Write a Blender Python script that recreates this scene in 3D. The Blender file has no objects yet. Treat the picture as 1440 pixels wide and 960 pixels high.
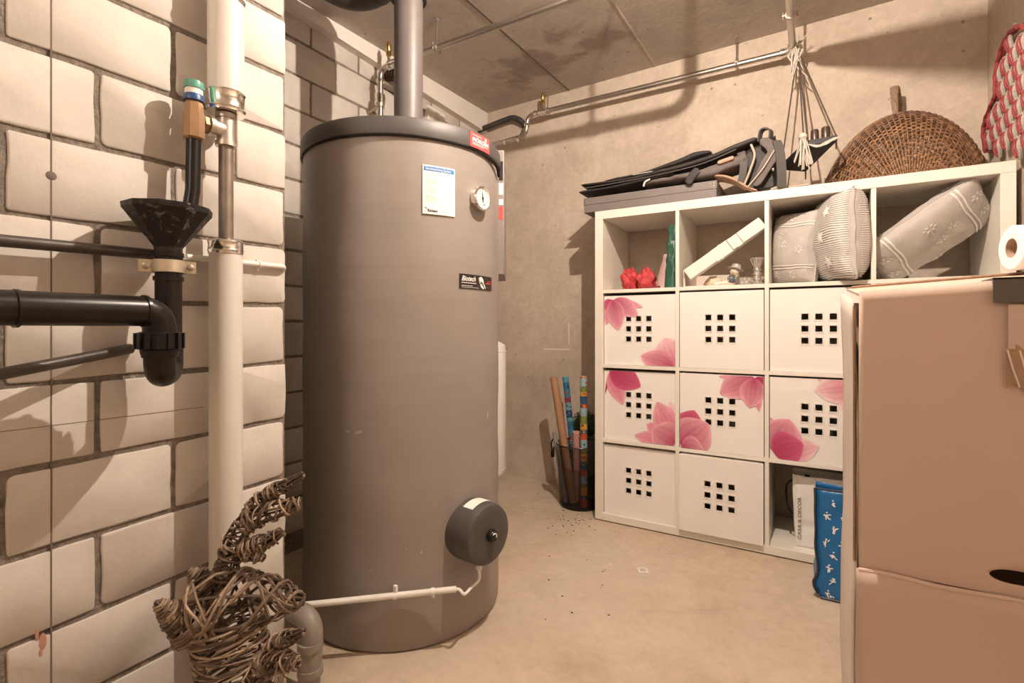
import bpy, math, random
from mathutils import Vector, Matrix, noise
V = Vector
sc = bpy.context.scene
COL = sc.collection
R = math.radians
PI = math.pi

# ------------------------------------------------------------------ camera geometry (photo is 1440x960)
F, U0, V0 = 710.0, 720.0, 458.7
CAM = V((0.8974, -2.2749, 0.9227)); YAW = 0.5385
CY, SY = math.cos(YAW), math.sin(YAW)
def ray(px, py):
    u = (px-U0)/F; v = (V0-py)/F
    return V((u*CY-SY, u*SY+CY, v))
def ont(px, py, t): return CAM+ray(px, py)*t
def onx(px, py, X):
    d = ray(px, py); return CAM+d*((X-CAM.x)/d.x)
def ony(px, py, Y):
    d = ray(px, py); return CAM+d*((Y-CAM.y)/d.y)
def onz(px, py, Z):
    d = ray(px, py); return CAM+d*((Z-CAM.z)/d.z)

# ------------------------------------------------------------------ materials
def new_mat(name):
    m = bpy.data.materials.new(name); m.use_nodes = True
    nt = m.node_tree; b = nt.nodes['Principled BSDF']
    return m, nt, b
def nz(nt, scale, detail=6, rough=.6, vec=None, dist=0):
    n = nt.nodes.new('ShaderNodeTexNoise'); n.inputs['Scale'].default_value = scale
    n.inputs['Detail'].default_value = detail; n.inputs['Roughness'].default_value = rough
    n.inputs['Distortion'].default_value = dist
    if vec: nt.links.new(vec, n.inputs['Vector'])
    return n.outputs['Fac']
def ramp(nt, fac, stops):
    r = nt.nodes.new('ShaderNodeValToRGB'); e = r.color_ramp.elements
    while len(e) < len(stops): e.new(.5)
    for k, (p, c) in enumerate(stops):
        e[k].position = p
        e[k].color = (c, c, c, 1) if isinstance(c, (int, float)) else (*c, 1)
    nt.links.new(fac, r.inputs['Fac']); return r.outputs['Color']
def mixc(nt, fac, a, b, mode='MIX'):
    n = nt.nodes.new('ShaderNodeMix'); n.data_type = 'RGBA'; n.blend_type = mode
    for s, val in ((0, fac), (6, a), (7, b)):
        i = n.inputs[s]
        if isinstance(val, (int, float)): i.default_value = val
        elif isinstance(val, tuple): i.default_value = (*val, 1)
        else: nt.links.new(val, i)
    return n.outputs[2]
def math_n(nt, op, a, b=None):
    n = nt.nodes.new('ShaderNodeMath'); n.operation = op
    for i, val in ((0, a), (1, b)):
        if val is None: continue
        if isinstance(val, (int, float)): n.inputs[i].default_value = val
        else: nt.links.new(val, n.inputs[i])
    return n.outputs[0]
def bump(nt, b, h, strength, dist=.01):
    n = nt.nodes.new('ShaderNodeBump'); n.inputs['Strength'].default_value = strength
    n.inputs['Distance'].default_value = dist
    nt.links.new(h, n.inputs['Height']); nt.links.new(n.outputs['Normal'], b.inputs['Normal'])
def objco(nt):
    t = nt.nodes.new('ShaderNodeTexCoord'); return t.outputs['Object']
def lin(*c): return tuple(((x/255)/12.92 if x/255 <= .04045 else ((x/255+.055)/1.055)**2.4) for x in c)

def mat(name, color, rough=.5, metal=0, var=.12, vs=8, bs=0, bscale=60, attr=False, spec=.5, **kw):
    m, nt, b = new_mat(name)
    co = objco(nt)
    f = nz(nt, vs, 5, .6, co)
    if attr:
        a = nt.nodes.new('ShaderNodeAttribute'); a.attribute_name = 'Col'; base = a.outputs['Color']
    else: base = tuple(color)
    lo = ramp(nt, f, [(.3, 1-var), (.7, 1+var*.3 if var < .3 else 1)])
    c = mixc(nt, 1.0, base, lo, 'MULTIPLY')
    nt.links.new(c, b.inputs['Base Color'])
    b.inputs['Roughness'].default_value = rough; b.inputs['Metallic'].default_value = metal
    b.inputs['Specular IOR Level'].default_value = spec
    if bs: bump(nt, b, nz(nt, bscale, 6, .65, co), bs)
    for k, v_ in kw.items(): b.inputs[k].default_value = v_
    return m

def concrete(name, dark, mid, light, scale=1.6, bs=.25, pits=True, stains=(), stain_col=None, fine=45, cracks=False):
    m, nt, b = new_mat(name); co = objco(nt)
    f1 = nz(nt, scale, 8, .62, co, .4); f2 = nz(nt, fine, 4, .7, co); f3 = nz(nt, scale*5, 6, .65, co, .6)
    c = ramp(nt, f1, [(.32, dark), (.5, mid), (.7, light)])
    c = mixc(nt, .45, c, ramp(nt, f3, [(.3, dark), (.52, mid), (.75, light)]))
    c = mixc(nt, .5, c, ramp(nt, f2, [(.3, .72), (.65, 1.0)]), 'MULTIPLY')
    if pits:
        v = nt.nodes.new('ShaderNodeTexVoronoi'); v.inputs['Scale'].default_value = 9; v.inputs['Randomness'].default_value = 1
        nt.links.new(co, v.inputs['Vector'])
        p = ramp(nt, v.outputs['Distance'], [(.035, .35), (.075, 1.0)])
        c = mixc(nt, .8, c, p, 'MULTIPLY')
    if cracks:
        v = nt.nodes.new('ShaderNodeTexVoronoi'); v.feature = 'DISTANCE_TO_EDGE'; v.inputs['Scale'].default_value = 1.7
        w = nt.nodes.new('ShaderNodeVectorMath'); w.operation = 'ADD'; nn = nt.nodes.new('ShaderNodeTexNoise'); nn.inputs['Scale'].default_value = 5; nn.inputs['Detail'].default_value = 7
        nt.links.new(co, nn.inputs['Vector']); sc2 = nt.nodes.new('ShaderNodeVectorMath'); sc2.operation = 'SCALE'; sc2.inputs['Scale'].default_value = .45
        nt.links.new(nn.outputs['Color'], sc2.inputs[0]); nt.links.new(co, w.inputs[0]); nt.links.new(sc2.outputs[0], w.inputs[1]); nt.links.new(w.outputs[0], v.inputs['Vector'])
        k = ramp(nt, v.outputs['Distance'], [(.0, .75), (.008, 1.0)])
        msk = ramp(nt, nz(nt, 1.4, 3, .5, co), [(.45, 0.0), (.6, 1.0)])
        c = mixc(nt, math_n(nt, 'MULTIPLY', msk, .5), c, mixc(nt, 1.0, c, k, 'MULTIPLY'))
        g_ = ramp(nt, nz(nt, .9, 5, .6, co, .3), [(.42, 0.0), (.62, 1.0)])
        c = mixc(nt, math_n(nt, 'MULTIPLY', g_, .35), c, (.52, .47, .40))
        dk = ramp(nt, nz(nt, 7, 7, .7, co, .8), [(.60, 0.0), (.72, 1.0)])
        c = mixc(nt, math_n(nt, 'MULTIPLY', dk, .28), c, (.30, .23, .16))
    for (x, y, rx, ry) in stains:
        s = nt.nodes.new('ShaderNodeSeparateXYZ'); nt.links.new(co, s.inputs[0])
        dx = math_n(nt, 'DIVIDE', math_n(nt, 'SUBTRACT', s.outputs[0], x), rx)
        dy = math_n(nt, 'DIVIDE', math_n(nt, 'SUBTRACT', s.outputs[1], y), ry)
        d = math_n(nt, 'SQRT', math_n(nt, 'ADD', math_n(nt, 'MULTIPLY', dx, dx), math_n(nt, 'MULTIPLY', dy, dy)))
        d = math_n(nt, 'ADD', d, math_n(nt, 'MULTIPLY', math_n(nt, 'SUBTRACT', nz(nt, 7, 6, .6, co, .5), .5), 3.2))
        k = ramp(nt, d, [(.35, 1.0), (.95, 0.0)])
        c = mixc(nt, math_n(nt, 'MULTIPLY', k, .62), c, stain_col)
    nt.links.new(c, b.inputs['Base Color']); b.inputs['Roughness'].default_value = .82
    b.inputs['Specular IOR Level'].default_value = .25
    bump(nt, b, math_n(nt, 'ADD', math_n(nt, 'MULTIPLY', f2, .5), f3), bs)
    return m

M = {}
M['wall'] = concrete('wall concrete', (.46, .375, .30), (.62, .52, .425), (.75, .645, .54))
M['ceil'] = concrete('ceiling concrete', (.44, .385, .335), (.55, .49, .43), (.66, .595, .53), 1.3, .25,
                     stains=[(-.38, .06, .26, .2), (-.12, -.12, .12, .10), (.02, -.02, .2, .14), (.75, -.1, .25, .2)], stain_col=(.24, .19, .155))
M['floor'] = concrete('floor screed', (.42, .325, .235), (.58, .46, .34), (.70, .585, .46), 1.5, .12, False, fine=30, cracks=True)
M['block'] = mat('sand-lime block', (.60, .555, .505), .85, var=.10, vs=14, bs=.10, bscale=90, spec=.2)
M['mortar'] = mat('mortar', (.37, .32, .27), .95, var=.5, vs=70, bs=.9, bscale=120, spec=.1)
M['render'] = mat('white painted concrete beam', (.80, .75, .69), .7, var=.05)
M['dark_line'] = mat('pencil grey', (.16, .13, .11), .9)
M['chalk'] = mat('chalk white', (.85, .8, .72), .9)
M['rust'] = mat('rust stain', (.50, .27, .2), .9)
M['scuff'] = mat('pale scuff', (.52, .46, .41), .6)
def jacket_mat():
    m, nt, b = new_mat('grey tank jacket'); co = objco(nt)
    mp = nt.nodes.new('ShaderNodeMapping'); mp.inputs['Scale'].default_value = (1.2, 1.2, 16); nt.links.new(co, mp.inputs['Vector'])
    f = nz(nt, 2.2, 6, .6, mp.outputs['Vector'])
    c = mixc(nt, 1.0, (.30, .262, .236), ramp(nt, f, [(.3, .92), (.5, .97), (.7, 1.0)]), 'MULTIPLY')
    c = mixc(nt, .5, c, ramp(nt, nz(nt, 5, 5, .6, co), [(.3, .8), (.65, 1.0)]), 'MULTIPLY')
    nt.links.new(c, b.inputs['Base Color']); b.inputs['Roughness'].default_value = .43; b.inputs['Specular IOR Level'].default_value = .55
    bump(nt, b, f, .05); return m
M['jacket'] = jacket_mat()
M['lid'] = mat('charcoal lid', (.075, .066, .063), .5, var=.15)
M['rubber'] = mat('black foam insulation', (.05, .043, .04), .55, var=.2)
M['foam'] = mat('grey pipe foam', (.15, .132, .125), .45, var=.12)
M['black_plastic'] = mat('black plastic', (.011, .009, .008), .30, var=.3, spec=.32)
def funnel_mat():
    m, nt, b = new_mat('limescaled black plastic'); co = objco(nt)
    k = ramp(nt, nz(nt, 38, 8, .75, co, .6), [(.56, 0.0), (.70, 1.0)])
    nt.links.new(mixc(nt, k, (.013, .011, .010), (.34, .29, .24)), b.inputs['Base Color'])
    b.inputs['Roughness'].default_value = .45; b.inputs['Specular IOR Level'].default_value = .3; bump(nt, b, nz(nt, 50, 6, .65, co), .35); return m
M['funnel'] = funnel_mat()
M['steel'] = mat('galvanised steel', (.62, .58, .53), .32, 1, var=.2)
M['zinc'] = mat('zinc fitting', (.55, .50, .44), .42, .9, var=.25, vs=30)
M['old_steel'] = mat('dull steel pipe', (.10, .085, .075), .4, .4, var=.45, vs=20)
M['mid_steel'] = mat('dull grey steel', (.30, .25, .205), .45, .6, var=.35, vs=20)
M['chrome'] = mat('chrome', (.85, .82, .78), .15, 1, var=.05)
M['brass'] = mat('brass', (.62, .42, .16), .3, 1, var=.2)
M['bronze'] = mat('bronze valve', (.36, .22, .12), .5, .6, var=.25, vs=30)
M['white_plastic'] = mat('white plastic', (.80, .77, .72), .4, var=.04)
M['riser_white'] = mat('white insulation jacket', (.68, .65, .60), .38, var=.03)
M['white_paint'] = mat('white lacquer', (.82, .80, .76), .3, var=.02)
M['shelf'] = mat('white foil board', (.82, .78, .70), .38, var=.02)
M['panel'] = mat('white box panel', (.87, .83, .79), .5, var=.02)
M['box_in'] = mat('white box side', (.75, .70, .64), .7, var=.05)
M['grey_box'] = mat('grey cardboard', (.19, .165, .155), .55, var=.08)
M['petal'] = mat('magnolia print', (1, 1, 1), .5, var=.12, vs=25, attr=True)
M['vcol'] = mat('coloured print', (1, 1, 1), .55, var=.1, attr=True)
M['wicker'] = mat('wicker twigs', (1, 1, 1), .55, var=.35, vs=60, attr=True, bs=.3, bscale=120)
M['paper'] = mat('white paper', (.86, .84, .80), .6, var=.02)
M['blue_ink'] = mat('blue ink', (.04, .22, .55), .5)
M['grey_ink'] = mat('grey ink', (.62, .58, .54), .6)
M['black_ink'] = mat('black ink', (.02, .015, .015), .4)
M['red_ink'] = mat('red label', (.72, .09, .09), .5)
M['white_ink'] = mat('white ink', (.9, .88, .85), .5)
M['dark_red'] = mat('dark red print', (.12, .015, .012), .5)
M['panel_grey'] = mat('grey plastic housing', (.27, .235, .22), .5)
M['kraft'] = mat('kraft paper', (.42, .23, .13), .6, var=.12)
M['carton'] = mat('carton board', (.60, .455, .375), .62, var=.06, vs=3, bs=.08, bscale=25)
M['carton_light'] = mat('carton board light side', (.70, .61, .53), .62, var=.05, vs=4)
M['flute'] = mat('raw corrugated edge', (.33, .2, .12), .9, var=.3, vs=80)
M['tape_brown'] = mat('brown parcel tape', (.42, .27, .16), .25, var=.2, vs=20)
M['tape_grey'] = mat('grey duct tape', (.11, .098, .09), .4, var=.15)
M['tissue'] = mat('white tissue', (.90, .88, .85), .9, var=.03, bs=.2, bscale=90)
M['cardtube'] = mat('cardboard core', (.45, .31, .22), .8)
M['black_cloth'] = mat('black nylon', (.032, .027, .027), .6, var=.3, vs=20, bs=.4, bscale=35)
M['grey_cloth'] = mat('charcoal grey cloth', (.13, .105, .10), .7, var=.2, bs=.5, bscale=25)
M['strap'] = mat('grey webbing', (.085, .078, .072), .7, bs=.2, bscale=150)
M['piping'] = mat('cream piping', (.55, .46, .36), .6)
M['leather'] = mat('tan leather', (.44, .27, .18), .6, var=.15)
M['cushion'] = mat('grey woven cushion', (.52, .48, .45), .9, var=.08, vs=30, bs=.3, bscale=160)
M['cushion_white'] = mat('white cushion print', (.82, .78, .74), .9, var=.08, vs=60)
M['red_paper'] = mat('red crinkled fabric', (.66, .065, .075), .5, var=.35, vs=30, bs=.9, bscale=40)
M['pink_bag'] = mat('pink white gift bag', (.62, .40, .36), .45, var=.4, vs=9)
M['green_foil'] = mat('green foil', (.03, .12, .075), .22, var=.5, vs=20, bs=.5, bscale=30)
M['foam_white'] = mat('white styrofoam', (.84, .79, .72), .9, var=.04, bs=.3, bscale=150)
M['blue_bag'] = mat('blue plastic bag', (.012, .14, .36), .35, var=.2, bs=.3, bscale=18)
M['navy'] = mat('navy trim', (.02, .025, .05), .5)
M['leaf'] = mat('boxwood leaf', (.035, .095, .04), .4, var=.4, vs=40)
M['soil'] = mat('dry leaf crumbs', (.05, .035, .025), .9)
M['red_rope'] = mat('red cord', (.37, .055, .06), .7, var=.3, vs=60, bs=.4, bscale=160)
M['net_white'] = mat('greyed cord', (.47, .43, .37), .8, var=.2, vs=60, bs=.4, bscale=160)
M['white_rope'] = mat('undyed cord', (.66, .60, .52), .8, var=.2, vs=60, bs=.4, bscale=160)
M['cord'] = mat('dark cord', (.09, .065, .05), .8)
M['black_wood'] = mat('black stained wood', (.022, .02, .02), .5, var=.3, vs=20)
M['jar'] = mat('brown candle jar', (.07, .04, .03), .3)
M['cork'] = mat('rope wrapped jar', (.55, .46, .36), .8, var=.3, vs=90)
M['terracotta'] = mat('brown sleeve', (.36, .14, .07), .6)
M['ceramic'] = mat('glazed ceramic cream', (.80, .68, .55), .3, var=.05)
M['ceramic_blue'] = mat('glazed ceramic grey blue', (.10, .11, .14), .3)
M['ceramic_grey'] = mat('glazed ceramic grey', (.42, .39, .35), .3)
M['vinyl_grey'] = mat('grey drain plastic', (.27, .235, .20), .45, var=.2)

def glassy(name, color, rough, ior=1.45):
    m, nt, b = new_mat(name)
    b.inputs['Base Color'].default_value = (*color, 1); b.inputs['Roughness'].default_value = rough
    b.inputs['Transmission Weight'].default_value = 1; b.inputs['IOR'].default_value = ior
    return m
M['glass'] = mat('silvered glass', (.82, .79, .75), .12, .75, var=.3, vs=60)
def smoky():
    m, nt, b = new_mat('smoky clear plastic')
    b.inputs['Base Color'].default_value = (.03, .028, .03, 1); b.inputs['Roughness'].default_value = .15
    t = nt.nodes.new('ShaderNodeBsdfTransparent'); t.inputs['Color'].default_value = (.80, .77, .77, 1)
    mx = nt.nodes.new('ShaderNodeMixShader'); mx.inputs[0].default_value = .22
    nt.links.new(t.outputs[0], mx.inputs[1]); nt.links.new(b.outputs[0], mx.inputs[2])
    nt.links.new(mx.outputs[0], nt.nodes['Material Output'].inputs['Surface']); return m
M['smoky'] = smoky()
def emit(name, color, s):
    m, nt, b = new_mat(name)
    b.inputs['Base Color'].default_value = (0, 0, 0, 1)
    b.inputs['Emission Color'].default_value = (*color, 1); b.inputs['Emission Strength'].default_value = s
    return m

# ------------------------------------------------------------------ mesh builder
ORG = {}
def org(o):
    return ORG.get(o.name, V((0, 0, 0)))
class MB:
    def __init__(s): s.v = []; s.f = []; s.m = []; s.c = []; s.mi = 0; s.col = (1, 1, 1)
    def add(s, verts, faces, mi=None, col=None):
        o = len(s.v); s.v += [V(p) for p in verts]
        for f in faces:
            s.f.append(tuple(i+o for i in f)); s.m.append(s.mi if mi is None else mi); s.c.append(col or s.col)
    def quad(s, a, b, c, d, mi=None, col=None): s.add([a, b, c, d], [(0, 1, 2, 3)], mi, col)
    def hexa(s, p, mi=None, col=None):      # 8 corners: bottom 0-3, top 4-7
        s.add(p, [(3, 2, 1, 0), (4, 5, 6, 7), (0, 1, 5, 4), (1, 2, 6, 5), (2, 3, 7, 6), (3, 0, 4, 7)], mi, col)
    def box(s, lo, hi, mi=None, col=None, mtx=None):
        x0, y0, z0 = lo; x1, y1, z1 = hi
        p = [V(q) for q in ((x0, y0, z0), (x1, y0, z0), (x1, y1, z0), (x0, y1, z0), (x0, y0, z1), (x1, y0, z1), (x1, y1, z1), (x0, y1, z1))]
        if mtx: p = [mtx @ q for q in p]
        s.hexa(p, mi, col)
    def tube(s, pts, r, n=12, cap=True, mi=None, col=None, closed=False):
        pts = [V(p) for p in pts]; k = len(pts)
        if isinstance(r, (int, float)): r = [r]*k
        tang = []
        for i in range(k):
            if closed: d = pts[(i+1) % k]-pts[i-1]
            else: d = pts[min(i+1, k-1)]-pts[max(i-1, 0)]
            tang.append(d.normalized() if d.length > 1e-9 else V((0, 0, 1)))
        a = tang[0].orthogonal().normalized(); vs = []
        for i in range(k):
            t = tang[i]; a = (a-t*a.dot(t))
            a = a.normalized() if a.length > 1e-6 else t.orthogonal().normalized()
            b = t.cross(a)
            for j in range(n):
                g = 2*PI*j/n; vs.append(pts[i]+(a*math.cos(g)+b*math.sin(g))*r[i])
        fs = []
        for i in range(k if closed else k-1):
            i2 = (i+1) % k
            for j in range(n):
                j2 = (j+1) % n; fs.append((i*n+j, i*n+j2, i2*n+j2, i2*n+j))
        if cap and not closed:
            fs.append(tuple(range(n-1, -1, -1))); fs.append(tuple((k-1)*n+j for j in range(n)))
        s.add(vs, fs, mi, col)
    def lathe(s, prof, base=(0, 0, 0), axis=(0, 0, 1), n=32, mi=None, col=None, cap=(True, True)):
        ax = V(axis).normalized(); q = V((0, 0, 1)).rotation_difference(ax) if ax != V((0, 0, -1)) else Matrix.Rotation(PI, 4, 'X').to_quaternion()
        base = V(base); vs = []
        for (r, z) in prof:
            for j in range(n):
                g = 2*PI*j/n; vs.append(base+q @ V((r*math.cos(g), r*math.sin(g), z)))
        fs = []
        for i in range(len(prof)-1):
            for j in range(n):
                j2 = (j+1) % n; fs.append((i*n+j, i*n+j2, (i+1)*n+j2, (i+1)*n+j))
        if cap[0]: fs.append(tuple(range(n-1, -1, -1)))
        if cap[1]: fs.append(tuple((len(prof)-1)*n+j for j in range(n)))
        s.add(vs, fs, mi, col)
    def ball(s, c, r, n=16, mi=None, col=None, sx=(1, 1, 1), mtx=None):
        vs = []; fs = []; h = n//2; c = V(c)
        for i in range(h+1):
            ph = PI*i/h
            for j in range(n):
                g = 2*PI*j/n; p = V((math.sin(ph)*math.cos(g)*sx[0], math.sin(ph)*math.sin(g)*sx[1], math.cos(ph)*sx[2]))*r
                if mtx: p = mtx @ p
                vs.append(c+p)
        for i in range(h):
            for j in range(n):
                j2 = (j+1) % n; fs.append((i*n+j, (i+1)*n+j, (i+1)*n+j2, i*n+j2))
        s.add(vs, fs, mi, col)
    def grid(s, fn, nu, nv, mi=None, col=None):
        vs = [fn(i/nu, j/nv) for i in range(nu+1) for j in range(nv+1)]
        fs = [(i*(nv+1)+j, (i+1)*(nv+1)+j, (i+1)*(nv+1)+j+1, i*(nv+1)+j+1) for i in range(nu) for j in range(nv)]
        s.add(vs, fs, mi, col)
    def build(s, name, mats, parent=None, loc=None, smooth=40, bevel=0, seg=2, weld=False):
        me = bpy.data.meshes.new(name)
        o = org(parent) if parent else V(loc if loc is not None else (0, 0, 0))
        me.from_pydata([tuple(p-o) for p in s.v], [], s.f)
        if not isinstance(mats, (list, tuple)): mats = [mats]
        for m in mats: me.materials.append(m)
        for p, mi in zip(me.polygons, s.m): p.material_index = mi
        if any(c != (1, 1, 1) for c in s.c):
            at = me.color_attributes.new('Col', 'FLOAT_COLOR', 'CORNER'); buf = []
            for p, c in zip(me.polygons, s.c): buf += [c[0], c[1], c[2], 1]*p.loop_total
            at.data.foreach_set('color', buf)
        if smooth:
            me.polygons.foreach_set('use_smooth', [True]*len(me.polygons))
            me.set_sharp_from_angle(angle=R(smooth))
        me.update()
        ob = bpy.data.objects.new(name, me); COL.objects.link(ob)
        if parent: ob.parent = parent
        else: ob.location = o
        ORG[ob.name] = o
        if weld: ob.modifiers.new('weld', 'WELD').merge_threshold = 1e-5
        if bevel:
            b = ob.modifiers.new('bevel', 'BEVEL'); b.width = bevel; b.segments = seg; b.limit_method = 'ANGLE'; b.angle_limit = R(50)
        return ob
def tag(o, label=None, cat=None, group=None, kind=None):
    if label: o['label'] = label
    if cat: o['category'] = cat
    if group: o['group'] = group
    if kind: o['kind'] = kind
    return o
def thing(name, loc, label, cat, group=None):
    o = bpy.data.objects.new(name, None); COL.objects.link(o); o.location = loc; o.empty_display_size = .05
    ORG[o.name] = V(loc); return tag(o, label, cat, group)
def fillet(pts, rad, n=8):
    pts = [V(p) for p in pts]; out = [pts[0]]
    for i in range(1, len(pts)-1):
        a = (pts[i-1]-pts[i]); b = (pts[i+1]-pts[i]); r = min(rad, a.length*.49, b.length*.49)
        a.normalize(); b.normalize()
        for k in range(n+1):
            t = k/n; p = (pts[i]+a*r)*(1-t)**2+pts[i]*2*t*(1-t)+(pts[i]+b*r)*t*t; out.append(p)
    out.append(pts[-1]); return out
def bez(pts, n=16):
    pts = [V(p) for p in pts]; k = len(pts); out = []
    for i in range(k-1):
        p0 = pts[max(i-1, 0)]; p1 = pts[i]; p2 = pts[i+1]; p3 = pts[min(i+2, k-1)]
        for j in range(n):
            t = j/n
            out.append(.5*((2*p1)+(p2-p0)*t+(2*p0-5*p1+4*p2-p3)*t*t+(3*p1-p0-3*p2+p3)*t**3))
    out.append(pts[-1]); return out
def text_geo(body, size, shear=0.0, spacing=1.0, bold=0.0):
    cu = bpy.data.curves.new('lettering', 'FONT'); cu.body = body; cu.size = size; cu.shear = shear
    cu.space_character = spacing; cu.offset = bold; cu.resolution_u = 3
    ob = bpy.data.objects.new('lettering', cu); COL.objects.link(ob)
    dg = bpy.context.evaluated_depsgraph_get(); me = bpy.data.meshes.new_from_object(ob.evaluated_get(dg))
    vs = [v.co.copy() for v in me.vertices]; fs = [tuple(p.vertices) for p in me.polygons]
    bpy.data.objects.remove(ob); bpy.data.curves.remove(cu); bpy.data.meshes.remove(me)
    return vs, fs
def soft(p, amp, sc_): return V(p)+noise.noise_vector(V(p)*sc_)*amp

# ------------------------------------------------------------------ room
XN, XR, XW = -.26, -.93, 1.49            # near left wall, niche wall, right wall
YB, YF, YE = .41, -3.6, -1.465           # back wall, wall behind the camera, end of the near left wall
def ceil_z(x, y): return 2.282+.031*(y-YB)+.0145*(x+.9)
b = MB(); b.box((-1.1, -3.8, -.08), (1.7, .6, 0)); tag(b.build('floor', M['floor']), kind='structure')
b = MB(); b.box((-1.1, YB, 0), (1.7, .6, 2.45))
# chalk setting-out marks and a formwork joint
p, q = ony(765, 490.5, YB), ony(801, 490.5, YB); b.box((p.x, YB-.0006, p.z-.003), (q.x, YB, p.z+.003), 1)
p, q = ony(800, 454, YB), ony(800, 484, YB); b.box((p.x-.0025, YB-.0006, q.z), (p.x+.0025, YB, p.z), 1)
x = ony(924, 200, YB).x; b.box((x-.004, YB-.002, 0), (x+.004, YB, 2.4), 0)
tag(b.build('wall_back', [M['wall'], M['chalk']], smooth=0), kind='structure')
b = MB(); b.box((XW, -3.8, 0), (1.7, YB, 2.45)); tag(b.build('wall_right', M['wall'], smooth=0), kind='structure')
b = MB(); b.box((-1.1, -3.8, 0), (XW, YF, 2.45)); tag(b.build('wall_front', M['wall'], smooth=0), kind='structure')
b = MB()
def cz(x, y, d=0): return V((x, y, ceil_z(x, y)-d))
b.hexa([cz(-1.1, -3.8), cz(1.7, -3.8), cz(1.7, .6), cz(-1.1, .6)]+[cz(x, y, -.12) for x, y in ((-1.1, -3.8), (1.7, -3.8), (1.7, .6), (-1.1, .6))])
def ceil_hit(px, py):
    d = ray(px, py); t = 1.5
    for _ in range(30): p = CAM+d*t; t += (ceil_z(p.x, p.y)-p.z)/d.z*.9
    return CAM+d*t
for (pa, pb, w, mi) in (((663.7, 0), (797, 128.7), .0045, 1), ((862.5, 0), (900, 62.5), .004, 2)):
    a, c = ceil_hit(*pa), ceil_hit(*pb); x = (a.x+c.x)/2
    b.hexa([cz(x-w, -3, .002), cz(x+w, -3, .002), cz(x+w, YB, .002), cz(x-w, YB, .002), cz(x-w, -3, -.01), cz(x+w, -3, -.01), cz(x+w, YB, -.01), cz(x-w, YB, -.01)], mi)
tag(b.build('ceiling', [M['ceil'], M['dark_line'], M['wall']], smooth=0), kind='structure')

def block_wall(b, X, y0, y1, zlines, joint, pitch, tilt, yref, rnd, flip0=0):
    """running-bond sand-lime blocks on the plane x=X, facing +x; block faces stand 6 mm proud of the mortar"""
    g = .0055
    for k in range(len(zlines)-1):
        za, zb = zlines[k]+g, zlines[k+1]-g
        off = joint+(pitch/2 if (k+flip0) % 2 else 0)
        ys = [off+i*pitch for i in range(-20, 20)]
        for i in range(len(ys)-1):
            a, c = max(ys[i]+g, y0), min(ys[i+1]-g, y1)
            if c-a < .03: continue
            rad = [rnd.choice((rnd.uniform(.002, .006), rnd.uniform(.004, .014))) for _ in range(4)]; pts = []
            jj = [rnd.uniform(-.002, .002) for _ in range(4)]
            for (cx, cz_, sx, sz, r, a0) in ((c, zb, -1, -1, rad[0], 0), (a, zb, 1, -1, rad[1], 90), (a, za, 1, 1, rad[2], 180), (c, za, -1, 1, rad[3], 270)):
                for q in range(6):
                    g_ = R(a0+q*18); pts.append((cx+sx*r+math.cos(g_)*r, cz_+sz*r+math.sin(g_)*r))
                # straight edge points with a little chipping
                nx = {0: (a, zb), 90: (a, za), 180: (c, za), 270: (c, zb)}[a0]
                for w in (.3, .5, .7):
                    e = pts[-1]; pts.append((e[0]*(1-w*.5)+nx[0]*w*.5+(rnd.uniform(-.0016, .0016) if a0 in (90, 270) else 0),
                                             e[1]*(1-w*.5)+nx[1]*w*.5+(rnd.uniform(-.0016, .0016) if a0 in (0, 180) else 0)))
            my, mz = (a+c)/2, (za+zb)/2; n = len(pts); vs = []
            tl = lambda y: tilt*(y-yref)
            for (dx, ins) in ((-.012, 0), (-.002, 0), (0, .002)):
                for (y, z) in pts:
                    y2 = y-math.copysign(min(ins, abs(y-my)), y-my); z2 = z-math.copysign(min(ins, abs(z-mz)), z-mz)
                    vs.append((X+dx, y2, z2+tl(y2)))
            fs = [(r_*n+j, r_*n+(j+1) % n, (r_+1)*n+(j+1) % n, (r_+1)*n+j) for r_ in range(2) for j in range(n)]
            fs.append(tuple(2*n+j for j in range(n)))
            b.add(vs, fs, 0)
rnd = random.Random(4)
b = MB()
b.box((-1.1, YF, 0), (XN-.0045, YE, 2.45), 1)
zl = [.977+.1455*i for i in range(-7, 10)]
block_wall(b, XN, YF+.01, YE, zl, YE, .262, .02, YE, rnd, 0)
y = onx(72, 300, XN).y; b.box((XN-.004, y-.0011, 0), (XN+.0006, y+.0011, 2.2), 2)
p = onx(72, 247, XN); b.lathe([(.008, 0), (.0065, .0012)], p, (1, 0, 0), 14, 2)
q, p = onx(0, 607, XN), onx(286, 572, XN)
b.hexa([(XN-.001, q.y, q.z-.0005), (XN+.0005, q.y, q.z-.0005), (XN+.0005, p.y, p.z-.0005), (XN-.001, p.y, p.z-.0005)]+
       [(XN-.001, q.y, q.z+.0005), (XN+.0005, q.y, q.z+.0005), (XN+.0005, p.y, p.z+.0005), (XN-.001, p.y, p.z+.0005)], 2)
for (px, py, w, h) in ((52, 892, .004, .02), (60, 902, .008, .026), (57, 918, .004, .012)):
    p = onx(px, py, XN); b.ball((XN, p.y, p.z), 1, 10, 3, sx=(.0006, w*.7, h*.6))
tag(b.build('wall_left', [M['block'], M['mortar'], M['dark_line'], M['rust']], smooth=50), kind='structure')
b = MB()
b.box((-1.1, YE, 0), (XR-.0045, YB, 2.45), 1)
block_wall(b, XR, YE+.01, YB-.005, [2.102+.1448*i for i in range(-14, 2)], -.875, .262, .0, 0, rnd, 0)
tag(b.build('wall_niche', [M['block'], M['mortar']], smooth=50), kind='structure')
b = MB(); xb = -.888
def bz(y): return 2.190-.026*(y+.97)
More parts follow.
